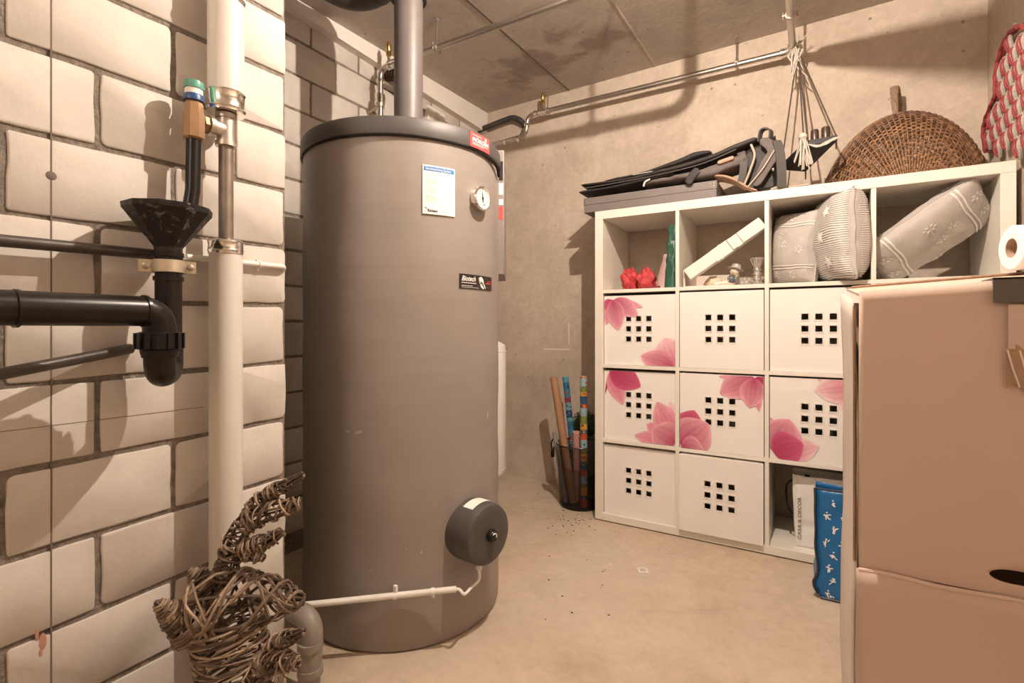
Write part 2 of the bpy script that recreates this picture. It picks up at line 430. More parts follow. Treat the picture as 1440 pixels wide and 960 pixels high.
b.hexa([V((XR-.02, YE, bz(YE))), V((xb, YE, bz(YE))), V((xb, YB, bz(YB))), V((XR-.02, YB, bz(YB))),
        cz(XR-.02, YE, -.01), cz(xb, YE, -.01), cz(xb, YB, -.01), cz(XR-.02, YB, -.01)])
tag(b.build('trim_1', M['render'], smooth=0), kind='structure')

# ------------------------------------------------------------------ ceiling bulb and added fill light
LP = V((.68, -1.14, 2.185))
WARM = (1.0, .845, .71)
def lamp(p, r, strength, label):
    zc = ceil_z(p.x, p.y)
    t = thing('lamp_or_fill', (p.x, p.y, zc), label, 'lamp')
    b = MB(); b.lathe([(.035, zc+.003), (.035, zc-.012), (.02, zc-.02), (.018, p.z+.024), (.009, p.z+r*.7)], (p.x, p.y, 0), n=20); b.build('lamp_holder', M['white_plastic'], t)
    b = MB(); b.ball(p, r, 20); b.build('bulb', emit('lit bulb', WARM, strength), t)
lamp(LP, .011, 24500, 'bare lit bulb on the ceiling above the middle of the room')
lamp(V((.12, -3.05, 1.95)), .09, 52, 'added fill light, a round globe under the ceiling behind the viewer')  # invented fill light out of view, softens the bulb's shadows

# ------------------------------------------------------------------ hot water tank
TC = V((-.316, -.969, 0)); TR = .324
def cyl(px, py, rad=TR):
    d = ray(px, py); o = CAM-TC
    a = d.x**2+d.y**2; bq = o.x*d.x+o.y*d.y; c = o.x**2+o.y**2-rad**2
    disc = max(bq*bq-a*c, 0); t = (-bq-math.sqrt(disc))/a; p = CAM+d*t
    return math.atan2(p.y-TC.y, p.x-TC.x), p.z
def cp(th, z, rad): return V((TC.x+rad*math.cos(th), TC.y+rad*math.sin(th), z))
def cpatch(b, th0, th1, z0, z1, rad, mi=0, n=8, col=None):
    b.grid(lambda u, v: cp(th0+(th1-th0)*u, z0+(z1-z0)*v, rad), n, 1, mi, col)
def cslab(b, th0, th1, z0, z1, r0, r1, mi=0, n=10):
    cpatch(b, th0, th1, z0, z1, r1, mi, n)
    for (za, zb) in ((z0, z0), (z1, z1)):
        b.grid(lambda u, v: cp(th0+(th1-th0)*u, za, r0+(r1-r0)*v), n, 1, mi)
    for th in (th0, th1): b.quad(cp(th, z0, r0), cp(th, z1, r0), cp(th, z1, r1), cp(th, z0, r1), mi)
def ctext(b, s, th, z, size, rad, mi, width=None, shear=0, bold=0.0):
    vs, fs = text_geo(s, size, shear, bold=bold)
    k = 1
    if width: k = width/max(v.x for v in vs)
    b.add([cp(th+v.x*k/rad, z+v.y, rad) for v in vs], fs, mi)
tank = thing('hot_water_tank', TC, 'tall grey cylindrical hot water tank with charcoal lid, standing in the niche', 'water tank')
b = MB()
prof = [(TR-.02, 0), (TR-.004, .004), (TR, .012)]+[(TR+.0015*math.sin(i*1.7), .012+i*(1.447/16)) for i in range(1, 16)]+[(TR, 1.459), (TR-.006, 1.464)]
b.lathe(prof, TC, n=96); b.build('jacket', M['jacket'], tank)
b = MB(); b.lathe([(TR-.004, 1.458), (TR+.006, 1.461), (TR+.008, 1.468), (TR+.007, 1.506), (TR+.002, 1.515), (TR-.012, 1.519)], TC, n=96)
lid = b.build('lid', M['lid'], tank)
b = MB(); b.tube([cp(2*PI*i/96, 1.4615, TR+.004) for i in range(96)], .0045, 8, closed=True); b.build('edge_strip', M['black_plastic'], tank)
# red maker's label on the lid
th0, za = cyl(660.5, 194, TR+.008); th1, _ = cyl(687.5, 194, TR+.008)
b = MB(); rr = TR+.0095
cslab(b, th0, th1, 1.4655, 1.511, TR+.006, rr, 0)
w = (th1-th0)
ctext(b, 'FIÖKOIN', th0+w*.10, 1.4835, .0165, rr+.0006, 1, rr*w*.82, bold=.0006)
b2 = [(.10, 1.479, .8), (.10, 1.475, .55), (.10, 1.503, .45)]
for (o_, z_, l_) in b2: cpatch(b, th0+w*o_, th0+w*(o_+l_), z_-.0007, z_+.0007, rr+.0006, 1)
for i in range(8):
    g = i*PI/4; c0 = (th0+w*.76, 1.502); d = (.0065*math.cos(g)/rr, .0065*math.sin(g)); e = (-.0017*math.sin(g)/rr, .0017*math.cos(g))
    b.add([cp(c0[0], c0[1], rr+.0006), cp(c0[0]+d[0]*.6+e[0], c0[1]+d[1]*.6+e[1], rr+.0006), cp(c0[0]+d[0], c0[1]+d[1], rr+.0006), cp(c0[0]+d[0]*.6-e[0], c0[1]+d[1]*.6-e[1], rr+.0006)], [(0, 1, 2, 3)], 1)
tag(b.build('maker_label', [M['red_ink'], M['white_ink']], tank, smooth=0), 'red label with white lettering')
# information sheet
th0, zt = cyl(594, 232); _, zb_ = cyl(593, 300); th1, zt2 = cyl(639, 238); _, zb2 = cyl(638, 305)
zt = (zt+zt2)/2; zb_ = (zb_+zb2)/2; w = th1-th0; h = zt-zb_; rr = TR+.003; r2 = rr+.0006
b = MB(); cslab(b, th0, th1, zb_, zt, TR-.001, rr, 0)
cpatch(b, th0+w*.03, th1-w*.03, zt-h*.115, zt-h*.03, r2, 1)
ctext(b, 'Betriebsanleitung Speicher', th0+w*.09, zt-h*.098, .010, r2+.0004, 2, rr*w*.78)
rn = random.Random(2)
for i in range(22):
    z_ = zt-h*(.18+.028*i)
    if i in (3, 9, 15): continue
    cpatch(b, th0+w*.07, th0+w*(.07+rn.uniform(.25, .4)), z_, z_+.0009, r2, 3, 4)
for z_ in (.56, .68, .8, .93): cpatch(b, th0+w*.55, th0+w*.78, zt-h*z_, zt-h*z_+.0009, r2, 3, 4)
ctext(b, 'Rürmann', th0+w*.14, zb_+h*.045, .011, r2, 4, rr*w*.30, .2, .0004)
cpatch(b, th0+w*.06, th0+w*.10, zb_+h*.12, zb_+h*.135, r2, 4, 3)
b.add([cp(th0+w*.08, zb_+h*.12, r2), cp(th0+w*.10, zb_+h*.12, r2), cp(th0+w*.19, zb_+h*.07, r2), cp(th0+w*.17, zb_+h*.07, r2)], [(0, 1, 2, 3)], 4)
tag(b.build('information_sheet', [M['paper'], M['blue_ink'], M['white_ink'], M['grey_ink'], M['black_ink']], tank, smooth=0), 'white information sheet with blue heading')
# black brand label
th0, zt = cyl(645.5, 384); _, zb_ = cyl(645.5, 404.5); th1, zt2 = cyl(690, 390.5); _, zb2 = cyl(690, 409)
zt = (zt+zt2)/2; zb_ = (zb_+zb2)/2; w = th1-th0; h = zt-zb_; rr = TR+.003; r2 = rr+.0006
b = MB(); cslab(b, th0, th1, zb_, zt, TR-.001, rr, 0)
ctext(b, 'Biotech', th0+w*.04, zt-h*.47, .021, r2, 1, rr*w*.37, .35, .0005)
cpatch(b, th0+w*.04, th0+w*.42, zt-h*.64, zt-h*.58, r2, 2, 4)
cpatch(b, th0+w*.04, th0+w*.32, zt-h*.84, zt-h*.79, r2, 2, 4)
cpatch(b, th0+w*.04, th0+w*.5, zt-h*.94, zt-h*.91, r2, 2, 4)
def oval(u0, v0, ru, rv, mi, rot=0):
    pts = [(math.cos(2*PI*i/20)*ru, math.sin(2*PI*i/20)*rv) for i in range(20)]
    pts = [(x*math.cos(rot)-y*math.sin(rot), x*math.sin(rot)+y*math.cos(rot)) for x, y in pts]
    b.add([cp(th0+w*(u0+x), zt-h*(v0-y), r2) for x, y in pts], [tuple(range(20))], mi)
oval(.60, .36, .055, .27, 1, .12); oval(.61, .80, .04, .17, 1, .3); oval(.69, .72, .018, .2, 1, .2); oval(.55, .42, .04, .3, 2, .1)
r2 += .0004; oval(.60, .58, .045, .13, 0, .2); r2 += .0004; oval(.595, .62, .015, .05, 1)
r2 -= .0008
cpatch(b, th0+w*.94, th1, zb_, zt, r2, 3, 2); cpatch(b, th0+w*.74, th0+w*.93, zt-h*.55, zt-h*.49, r2, 4, 3); cpatch(b, th0+w*.8, th0+w*.97, zt-h*.4, zt-h*.36, r2, 4, 3)
tag(b.build('brand_label', [M['black_ink'], M['white_ink'], M['grey_ink'], M['dark_red'], M['red_ink']], tank, smooth=0), 'black brand label with white script')
# scuffs on the jacket
b = MB()
for (px, py, dw, dh, rot) in ((505, 607, 8, 2.2, .3), (490, 606, 4, 1.5, 0), (685, 584, 2, 7, -.3), (592, 776, 1.5, 2, 0), (522, 800, 1, 1, 0), (571, 771, 1.2, .8, 0), (492, 770, 2, .7, 0), (504, 825, .9, .9, 0)):
    th, z = cyl(px, py); pts = []
    for i in range(10):
        g = 2*PI*i/10; k = rn.uniform(.6, 1.1); x, y = math.cos(g)*dw*.002*k, math.sin(g)*dh*.002*k
        x, y = x*math.cos(rot)-y*math.sin(rot), x*math.sin(rot)+y*math.cos(rot); pts.append(cp(th+x/TR, z+y, TR+.0022))
    b = MB(); b.add(pts, [tuple(range(10))]); b.build('scuff', M['scuff'], tank, smooth=0)
# thermometer
th, z = cyl(676, 279.5, TR+.012); nrm = V((math.cos(th), math.sin(th), 0)); c0 = cp(th, z, TR-.002); up = V((0, 0, 1)); sd = up.cross(nrm)
b = MB(); b.lathe([(.034, 0), (.036, .004), (.036, .016), (.0375, .02), (.036, .024), (.0325, .025), (.0315, .021)], c0, nrm, 40, cap=(True, False))
gauge = b.build('thermometer', M['chrome'], tank)
tag(gauge, 'round white thermometer dial in a chrome bezel')
b = MB(); b.lathe([(.0322, .0195), (.0322, .0215)], c0, nrm, 40)
pf = c0+nrm*.0219
for i in range(13):
    g = R(-140+280*i/12); d = up*math.cos(g)+sd*math.sin(g); e = nrm.cross(d)
    b.quad(pf+d*.027-e*.0008, pf+d*.027+e*.0008, pf+d*.0225+e*.0008, pf+d*.0225-e*.0008, 1)
b.lathe([(.003, .0222)], c0-up*.018+sd*.008, nrm, 10, 2, cap=(False, True))
dial = b.build('dial', [M['white_paint'], M['black_ink'], M['brass']], gauge, smooth=30)
pf = c0+nrm*.0228; d = (up*.99-sd*.1).normalized(); e = nrm.cross(d)
b = MB(); b.add([pf+d*.026, pf+e*.0022+d*.004, pf+e*.0016-d*.013, pf-e*.0016-d*.013, pf-e*.0022+d*.004], [(0, 1, 2, 3, 4)]); b.lathe([(.004, .0225), (.003, .0245)], c0, nrm, 14)
b.build('needle', M['black_ink'], gauge, smooth=0)
# flange cover near the floor
a = R(-10); nrm = V((math.cos(a), math.sin(a), 0)); FZ = .312; c0 = TC+nrm*(TR-.045)+V((0, 0, FZ)); FL = .128
b = MB(); b.lathe([(.092, 0), (.0905, .02), (.089, FL-.014), (.085, FL-.004), (.077, FL), (.05, FL+.001)], c0, nrm, 64)
cap = b.build('flange_cover', M['lid'], tank)
b = MB(); b.lathe([(.019, 0), (.018, .012), (.015, .017)], c0+nrm*FL, nrm, 8); kn = b.build('knob', M['black_plastic'], cap)
b = MB(); sd = up.cross(nrm)
b.tube([c0+nrm*(FL+.018)+up*(.009*math.sin(g))+sd*(.009*math.cos(g)) for g in [R(-30+i*20) for i in range(9)]], .0018, 6); b.build('marking', M['white_ink'], kn)
b = MB()
for i in range(6):
    g0, g1 = R(112-8.5*i), R(112-8.5*(i+1))
    P = lambda g, s_: c0+nrm*s_+(up*math.sin(g)+sd*-math.cos(g))*.0912
    b.quad(P(g0, .06), P(g0, .10), P(g1, .10), P(g1, .06))
b.build('sticker', M['paper'], cap, smooth=60)
b = MB(); g0 = c0+nrm*(FL-.045)-up*.087; b.lathe([(.012, 0), (.012, -.012), (.009, -.014), (.009, -.026), (.006, -.028)], g0, n=12); b.build('cable_gland', M['white_plastic'], cap)
# control panel on the far side
a = R(30); nrm = V((math.cos(a), math.sin(a), 0)); tg = V((-nrm.y, nrm.x, 0))
mt = Matrix(((nrm.x, tg.x, 0, TC.x), (nrm.y, tg.y, 0, TC.y), (0, 0, 1, 0), (0, 0, 0, 1)))
b = MB(); b.box((TR-.03, .0, 1.10), (TR+.021, .25, 1.53), mtx=mt)
cpn = b.build('control_panel', M['panel_grey'], tank, bevel=.004)
tag(cpn, 'grey plastic control housing')
b = MB()
for (z0, z1, mi) in ((1.425, 1.49, 0), (1.375, 1.415, 1), (1.34, 1.36, 1), (1.29, 1.335, 2)):
    b.box((TR+.003, -.0008, z0), (TR+.017, .002, z1), mi, mtx=mt)
b.build('panel_label', [M['black_ink'], M['paper'], M['red_ink']], cpn, smooth=0)
b = MB(); b.tube(bez([cp(R(-6), 1.462, TR+.006), cp(R(12), 1.452, TR+.010), cp(R(22), 1.425, TR+.008)]), .005, 8); b.build('sensor_cable', M['black_plastic'], tank)

# insulated riser and overhead insulated pipe
RX, RY = -.303, -.962
b = MB(); b.tube([(RX, RY, 1.517), (RX, RY, 1.8), (RX, RY, 2.045)], .049, 40)
tag(b.build('insulated_riser', M['foam'], loc=(RX, RY, 1.517)), 'vertical grey foam insulated pipe rising from the tank lid', 'pipe')
b = MB()
pts = fillet([(RX, RY, 2.046), (RX, RY, 2.165), (-.60, RY+.03, 2.165), (-.60, -1.44, 2.155)], .125, 12)
b.tube(pts, .062, 32)
b.tube([V((-.475, RY+.0168, 2.165)), V((-.468, RY+.0164, 2.165))], .0632, 32)
tag(b.build('insulated_overhead_pipe', M['rubber'], loc=(-.5, -.9, 2.135)), 'thick black insulated pipe bending overhead at the top left of the tank', 'pipe')

# white conduit with cable at the foot of the tank
ce, cs = V((.03, -1.13, .180)), V((-.335, -1.428, .166))
cd = thing('cable_conduit', cs, 'thin white plastic conduit running across the foot of the grey tank', 'conduit')
b = MB(); b.tube([cs, cs.lerp(ce, .5), ce], .0085, 14); b.build('conduit_tube', M['white_plastic'], cd)
for k in (.64, .86):
    b = MB(); p = cs.lerp(ce, k); d = (ce-cs).normalized()
    b.tube([p-d*.005, p+d*.005], .0105, 14); n_ = V((TC.x-p.x, TC.y-p.y, 0)).normalized()
    if k < .7: b.box((p.x-.004, p.y-.003, p.z+.006), (p.x+.006, p.y+.005, p.z+.028))
    else: b.box((p.x-.004, p.y-.003, p.z-.016), (p.x+.004, p.y+.003, p.z-.006))
    b.build('clip', M['white_paint'], cd)
b = MB(); gb = g0+V((0, 0, -.027))
b.tube(bez([ce-(ce-cs).normalized()*.02, ce+V((.006, .004, -.001)), ce+V((.022, .008, -.012)), V(((ce.x+gb.x)/2+.012, (ce.y+gb.y)/2, ce.z-.012)), gb+V((.0, 0, -.03)), gb], 8), .0045, 10)
b.build('cable', M['white_plastic'], cd)

# ------------------------------------------------------------------ steel pipes
def ring(b, c, ax, r, l, n=16, mi=0):
    ax = V(ax).normalized(); c = V(c); b.tube([c-ax*l/2, c+ax*l/2], r, n, mi=mi)
def hanger(parent, p, ax, r):
    """pipe clamp with a threaded rod to the ceiling"""
    zc = ceil_z(p.x, p.y)
    b = MB(); ring(b, p, ax, r+.004, .016)
    side = V(ax).cross(V((0, 0, 1))).normalized()
    for s_ in (-1, 1):
        b.box((-.006, -.006, -.003), (.006, .006, .003), mtx=Matrix.Translation(p+side*s_*(r+.008)))
        b.tube([p+side*s_*(r+.010)-V((0, 0, .014)), p+side*s_*(r+.010)+V((0, 0, .016))], .003, 6)
    b.build('pipe_clamp', M['zinc'], parent)
    b = MB(); b.tube([p+V((0, 0, r+.002)), V((p.x, p.y, zc-.001))], .004, 8); b.lathe([(.012, 0), (.012, .004)], (p.x, p.y, zc-.006), n=6)
    b.build('hanger_rod', M['steel'], parent)
def vent(parent, p, h=.085):
    b = MB(); b.lathe([(.007, 0), (.007, .02), (.012, .024), (.012, .036), (.009, .04), (.0125, .045), (.0125, h-.016), (.008, h-.012), (.008, h)], p, n=16); b.build('air_vent', M['brass'], parent)
PY, PZ = -.563, 2.128
px0 = onx(535, 95, -.843).x
pf = thing('flow_pipe', (-.843, PY, 1.45), 'steel heating pipe from the tank up to the ceiling and across, nearer one', 'pipe')
b = MB(); b.tube(fillet([(-.843, PY, 1.30), (-.843, PY, PZ), (.3, PY, PZ+.002), (.56, PY, PZ+.002), (.56, PY, 2.27)], .05), .0135, 16); b.build('pipe_run', M['steel'], pf)
for c_, ax_, r_, l_ in (((-.843, PY, 1.985), (0, 0, 1), .022, .042), ((-.843, PY, 2.07), (0, 0, 1), .018, .014), ((-.785, PY, PZ), (1, 0, 0), .018, .014), ((-.755, PY, PZ), (1, 0, 0), .019, .03)):
    b = MB(); ring(b, c_, ax_, r_, l_); ring(b, c_, ax_, r_+.002, l_*.3); b.build('pipe_fitting', M['chrome'], pf)
b = MB(); b.tube([(-.79, PY, PZ), (-.79, PY, PZ+.03)], .008, 10); b.build('vent_stub', M['chrome'], pf)
vent(pf, V((-.79, PY, PZ+.022)), .088)
b = MB(); b.tube([(-.843, PY, 1.955), (-.925, PY+.01, 1.945)], .006, 8); ring(b, (-.843, PY, 1.955), (0, 0, 1), .02, .018); b.lathe([(.018, 0), (.018, .005)], (-.9295, PY+.01, 1.945), (1, 0, 0), 14); b.build('wall_bracket', M['zinc'], pf)
hanger(pf, V((-.507, PY, PZ)), (1, 0, 0), .0135)
hanger(pf, V((.36, PY, PZ+.002)), (1, 0, 0), .0135)

QY = .325
tee = ony(1115, 73, QY); zq = 2.163
rp = thing('return_pipe', (tee.x, QY, zq), 'long galvanised steel pipe along the top of the back wall with S-bend', 'pipe')
e1 = ony(742, 162, QY); e2 = ony(742, 193, QY)
b = MB(); b.tube(fillet([(tee.x, QY, zq), (e1.x, QY, zq), (e1.x-.012, QY, e2.z+.012), (-.80, QY, e2.z)], .05), .0135, 16)
b.tube([(tee.x, QY+.0, zq), (tee.x, -.2, zq), (tee.x, -1.5, zq-.002), (tee.x, -3.58, zq-.06)], .0145, 16)
b.build('pipe_run', M['steel'], rp)
xb_ = e1.x+.10
for c_, ax_, r_, l_ in (((tee.x-.03, QY, zq), (1, 0, 0), .019, .04), ((tee.x, QY-.03, zq), (0, 1, 0), .019, .05), ((e1.x+.055, QY, zq), (1, 0, 0), .018, .016), ((xb_, QY, zq), (1, 0, 0), .019, .05), ((e1.x-.06, QY, e2.z), (1, 0, 0), .018, .016), ((e1.x-.005, QY, zq-.055), (0, 0, 1), .018, .014), ((-.70, QY, e2.z), (1, 0, 0), .018, .016)):
    b = MB(); ring(b, c_, ax_, r_, l_); b.build('pipe_fitting', M['chrome'], rp)
b = MB(); b.ball((tee.x, QY, zq), .0205, 12); b.build('tee_fitting', M['chrome'], rp)
b = MB(); b.tube([(xb_, QY, zq), (xb_, QY, zq+.035)], .008, 10); b.build('vent_stub', M['chrome'], rp)
b = MB(); b.tube([(tee.x, -.32, zq), (tee.x, -1.7, zq-.004)], .024, 20); b.build('insulation', M['rubber'], rp)  # out-of-view sleeve added to thicken the pipe's shadow on the back wall
vent(rp, V((xb_, QY, zq+.026)), .08)
for px_ in (770, 1036): hanger(rp, V((ony(px_, 120, QY).x, QY, zq)), (1, 0, 0), .0135)
hanger(rp, V((tee.x, .02, zq)), (0, 1, 0), .0145)
b = MB(); q0 = ony(722, 161, .365)
b.tube(fillet([(-.926, .365, 2.165), (q0.x, .365, 2.195), (q0.x+.05, .375, 2.165), (q0.x+.055, .405, 2.14)], .05), .0165, 18)
tag(b.build('insulated_wall_pipe', M['rubber'], loc=(-.7, .3, 2.17)), 'dark insulated pipe in the upper corner above the steel S-bend', 'pipe')
b = MB(); p = onx(545, 118, XR); b.tube(fillet([(XR-.004, p.y-.02, 2.17), (XR+.10, p.y+.02, 2.16), (XR+.13, p.y+.05, 2.0)], .05), .026, 16, mi=0)
for i in range(7): ring(b, (XR+.012+i*.013, p.y-.016+i*.0052, 2.169-i*.0013), (1, .4, -.1), .031, .006, mi=1)
tag(b.build('cable_sleeve', [M['terracotta'], M['black_plastic']], loc=(XR, p.y, 2.1)), 'brown sleeve bending out of the niche wall behind the black riser', 'pipe sleeve')
p = onx(609, 162, XR); b = MB(); so = thing('wall_socket', (XR, p.y, p.z), 'small white wall socket on the niche wall just above the tank lid', 'socket')
b.box((XR-.002, p.y-.075, p.z-.06), (XR+.03, p.y+.075, p.z+.028)); b.build('housing', M['white_plastic'], so, bevel=.006)
b = MB(); b.lathe([(.020, 0), (.020, .004), (.016, .001)], (XR+.03, p.y, p.z-.012), (1, 0, 0), 20); b.build('insert', M['grey_ink'], so)

# white vessel behind the tank
c0 = V((-.49, -.31, 0))
vs_ = thing('expansion_vessel', c0, 'white cylindrical vessel half hidden behind the grey tank', 'vessel')
b = MB(); b.lathe([(.06, .20), (.12, .215), (.15, .235), (.155, .25), (.155, .815), (.15, .835), (.12, .852), (.05, .86)], c0, n=48)
for z_ in (.262, .805): b.lathe([(.1555, z_-.003), (.157, z_), (.1555, z_+.003)], c0, n=48, cap=(False, False))
b.build('vessel_body', M['white_paint'], vs_)
b = MB(); b.lathe([(.09, 0), (.09, .01), (.05, .02), (.05, .21)], c0+V((0, 0, .0)), n=24); b.build('pedestal', M['white_paint'], vs_)

# ------------------------------------------------------------------ pipes on the near left wall
AX = V((-.2, -1.651, 0))
ris = thing('insulated_riser_pipe', AX, 'white insulated riser pipe with chrome collars beside the block wall', 'pipe')
def zat(py, t): return CAM.z+(V0-py)/F*t
tA = 1.098
z_c1, z_c2, z_t, z_l = zat(130, tA), zat(160, tA), zat(184, tA), zat(338, tA)
for (za, zb, r_) in ((z_c1-.005, 1.626, .0355), (1.632, 2.22, .0355), (0, z_l-.02, .0325)):
    b = MB(); b.tube([AX+V((0, 0, za)), AX+V((0, 0, zb))], r_, 36); b.build('insulation', M['riser_white'], ris)
b = MB()
for (za, zb, r_) in ((z_c2, z_c1, .0372), (z_l-.03, z_l, .0342), (1.622, 1.636, .0366)):
    b = MB(); b.lathe([(r_-.004, za), (r_, za), (r_, za+.004), (r_+.0018, za+.007), (r_, za+.010), (r_, zb-.008), (r_+.0015, zb-.005), (r_, zb-.002), (r_-.004, zb)], AX, n=36)
    tag(b.build('collar', M['chrome'], ris), 'chrome collar')
b = MB(); b.tube([AX+V((0, 0, z_l-.01)), AX+V((0, 0, z_c2+.01))], .0145, 20); b.build('inner_pipe', M['mid_steel'], ris)
vpos = V((-.2, -1.7175, 0)); brd = (V((vpos.x, vpos.y, 0))-AX); brd.z = 0; brd.normalize()
b = MB(); ring(b, AX+V((0, 0, z_t)), (0, 0, 1), .0185, .06, 20); ring(b, AX+V((0, 0, z_t-.03)), (0, 0, 1), .021, .010, 20); ring(b, AX+V((0, 0, z_t+.03)), (0, 0, 1), .021, .010, 20)
b.tube([AX+V((0, 0, z_t)), AX+brd*.036+V((0, 0, z_t))], .0165, 16); ring(b, AX+brd*.034+V((0, 0, z_t)), brd, .020, .010)
b.build('tee_fitting', M['zinc'], ris)
tV = 1.041
zv0, zv1 = zat(197, tV), zat(143, tV)
val = thing('safety_valve', vpos+V((0, 0, zv0)), 'bronze safety valve with green cap and blue ring', 'valve')
b = MB(); b.lathe([(.016, zv0), (.02, zv0+.004), (.021, zv0+.05), (.018, zv0+.058), (.018, zv1-.008), (.015, zv1)], vpos, n=8)
b.tube([vpos+V((0, 0, z_t)), AX+brd*.046+V((0, 0, z_t))], .012, 16); ring(b, vpos-brd*.024+V((0, 0, z_t)), brd, .0165, .014, 6)
b.build('valve_body', M['bronze'], val)
b = MB(); b.lathe([(.019, zv1), (.019, zv1+.010), (.0175, zv1+.013)], vpos, n=20); tag(b.build('ring', mat('blue plastic', (.02, .07, .22), .4), val), 'blue plastic ring')
b = MB(); b.lathe([(.0165, zv1+.012), (.0165, zv1+.026)], vpos, n=20); b.build('sleeve', M['white_plastic'], val)
b = MB(); b.lathe([(.0185, zv1+.025), (.0195, zv1+.034), (.018, zv1+.040), (.012, zv1+.042)], vpos, n=12); tag(b.build('cap', mat('green plastic', (.10, .32, .24), .4), val), 'green cap')
FX = V((-.172, -1.778, 0)); tF = .975
zr = 1.152; zn = zat(357, tF); z_cl = zat(375, tF)
dn = thing('drain_trap', FX+V((0, 0, .82)), 'black funnel and bottle trap with horizontal waste pipe on the block wall', 'drain')
b = MB(); b.tube([vpos+V((0, 0, zv0+.004)), vpos+V((.002, -.003, zr+.05)), vpos+V((.006, -.014, zr-.014))], .0138, 18)
tag(b.build('discharge_pipe', M['black_plastic'], loc=vpos+V((0, 0, zr-.012))), 'short black vertical pipe from the bronze valve into the funnel', 'pipe')
b = MB(); b.lathe([(.0235, zn-.01), (.0235, zn+.012), (.07, zr-.014), (.0735, zr-.010), (.0745, zr), (.071, zr+.001), (.066, zr-.012), (.021, zn+.014), (.020, zn-.01)], FX, n=10, cap=(False, False)); b.build('funnel', M['funnel'], dn, smooth=25)
b = MB(); b.tube([FX+V((0, 0, zn+.002)), FX+V((0, 0, .87))], .0225, 24)
for z_ in (zn-.002, zat(392, tF)): ring(b, FX+V((0, 0, z_)), (0, 0, 1), .0255, .008, 24)
HX, HY, HZ = -.108, -1.822, .949
b.tube(fillet([FX+V((0, 0, .89)), FX+V((0, 0, .836)), V((HX, HY, .836)), V((HX, HY, .90))], .035, 10), .0245, 24)
b.build('trap_bend', M['black_plastic'], dn)
b = MB(); b.tube(fillet([V((HX, HY, .88)), V((HX, HY, HZ)), V((HX-.002, -2.3, HZ+.002)), V((HX-.01, -3.2, HZ+.01))], .05, 10), .0262, 28)
b.build('waste_pipe', M['black_plastic'], dn)
b = MB()
for px_ in (203, 22):
    u = (px_-U0)/F; t = (HX-CAM.x)/(u*CY-SY); yy = CAM.y+t*(u*SY+CY); b = MB(); ring(b, (HX, yy, HZ), (0, 1, 0), .0285, .005, 28); b.build('pipe_seal', M['black_plastic'], dn)
b = MB(); cN = V((HX, HY, .897)); b.lathe([(.030, -.016), (.034, -.014), (.034, .014), (.030, .016)], cN, n=28)
for i in range(14):
    g = 2*PI*i/14; p = cN+V((math.cos(g)*.034, math.sin(g)*.034, 0)); b.box((-.003, -.004, -.014), (.0045, .004, .014), mtx=Matrix.Translation(p) @ Matrix.Rotation(g, 4, 'Z'))
b.lathe([(.027, -.03), (.030, -.017)], cN, n=28); b.build('union_nut', M['black_plastic'], dn)
b = MB(); b.lathe([(.0265, z_cl-.012), (.0275, z_cl-.011), (.0275, z_cl+.011), (.0265, z_cl+.012)], FX, n=28, cap=(False, False))
vd = V((FX.x-CAM.x, FX.y-CAM.y, 0)).normalized(); sdv = V((-vd.y, vd.x, 0))
for s_ in (-1, 1):
    p = FX+sdv*s_*.035+V((0, 0, z_cl)); rot = Matrix.Translation(p) @ V((0, 1, 0)).rotation_difference(vd).to_matrix().to_4x4()
    b.box((-.012, -.004, -.0115), (.010, .002, .0115), mtx=rot)
clamp = b.build('pipe_clamp', mat('zinc plated clamp', (.62, .55, .42), .4, .7), dn)
for s_ in (-1, 1):
    b = MB(); b.lathe([(.0065, 0), (.006, .004), (.003, .0055)], FX+sdv*s_*.035+V((0, 0, z_cl))-vd*.004, -vd, 14); b.build('screw', M['zinc'], clamp)
b = MB(); b.tube([FX+V((-.024, 0, z_cl)), (XN+.001, FX.y, z_cl)], .005, 10); b.build('wall_bolt', M['zinc'], dn)
# straight thin pipes on the wall
b = MB(); p = onx(0, 338, XN+.03); q = onx(214, 357.5, XN+.03); d = q-p; b.tube([p-d*3, p, q], .0105, 14)
tag(b.build('thin_wall_pipe', M['old_steel'], loc=q), 'thin dark pipe along the block wall, above the thick black waste pipe', 'pipe')
b = MB(); p = onx(0, 526, -.19); q = onx(184, 490, XN+.004); d = q-p; b.tube([p-d*.9, p, q], .0098, 14)
tag(b.build('slanting_wall_pipe', M['old_steel'], loc=q), 'thin dark rod slanting out of the block wall, below the thick black waste pipe', 'rod')
b = MB(); p = onx(262, 361, XN+.012); q = onx(399, 375, XN+.012)
b.tube(fillet([p, q, q+V((-.02, .012, -.006))], .01), .0065, 12); k = p.lerp(q, .72); ring(b, k, q-p, .0085, .008); b.box((XN-.002, k.y-.003, k.z-.016), (XN+.006, k.y+.003, k.z+.012))
tag(b.build('small_white_conduit', M['white_plastic'], loc=p), 'thin white conduit on the block wall passing behind the riser to the corner', 'conduit')
# grey drain elbow by the tank foot
b = MB(); b.tube(fillet([(-.30, -1.44, .185), (-.185, -1.44, .185), (-.19, -1.45, 0.0)], .05, 10), .027, 24)
for z_ in (.125, .06): ring(b, (-.188, -1.446, z_), (0, 0, 1), .031, .018, 24)
tag(b.build('drain_elbow', M['vinyl_grey'], loc=(-.19, -1.45, 0)), 'grey drain pipe elbow behind the wicker deer at the tank foot', 'pipe')

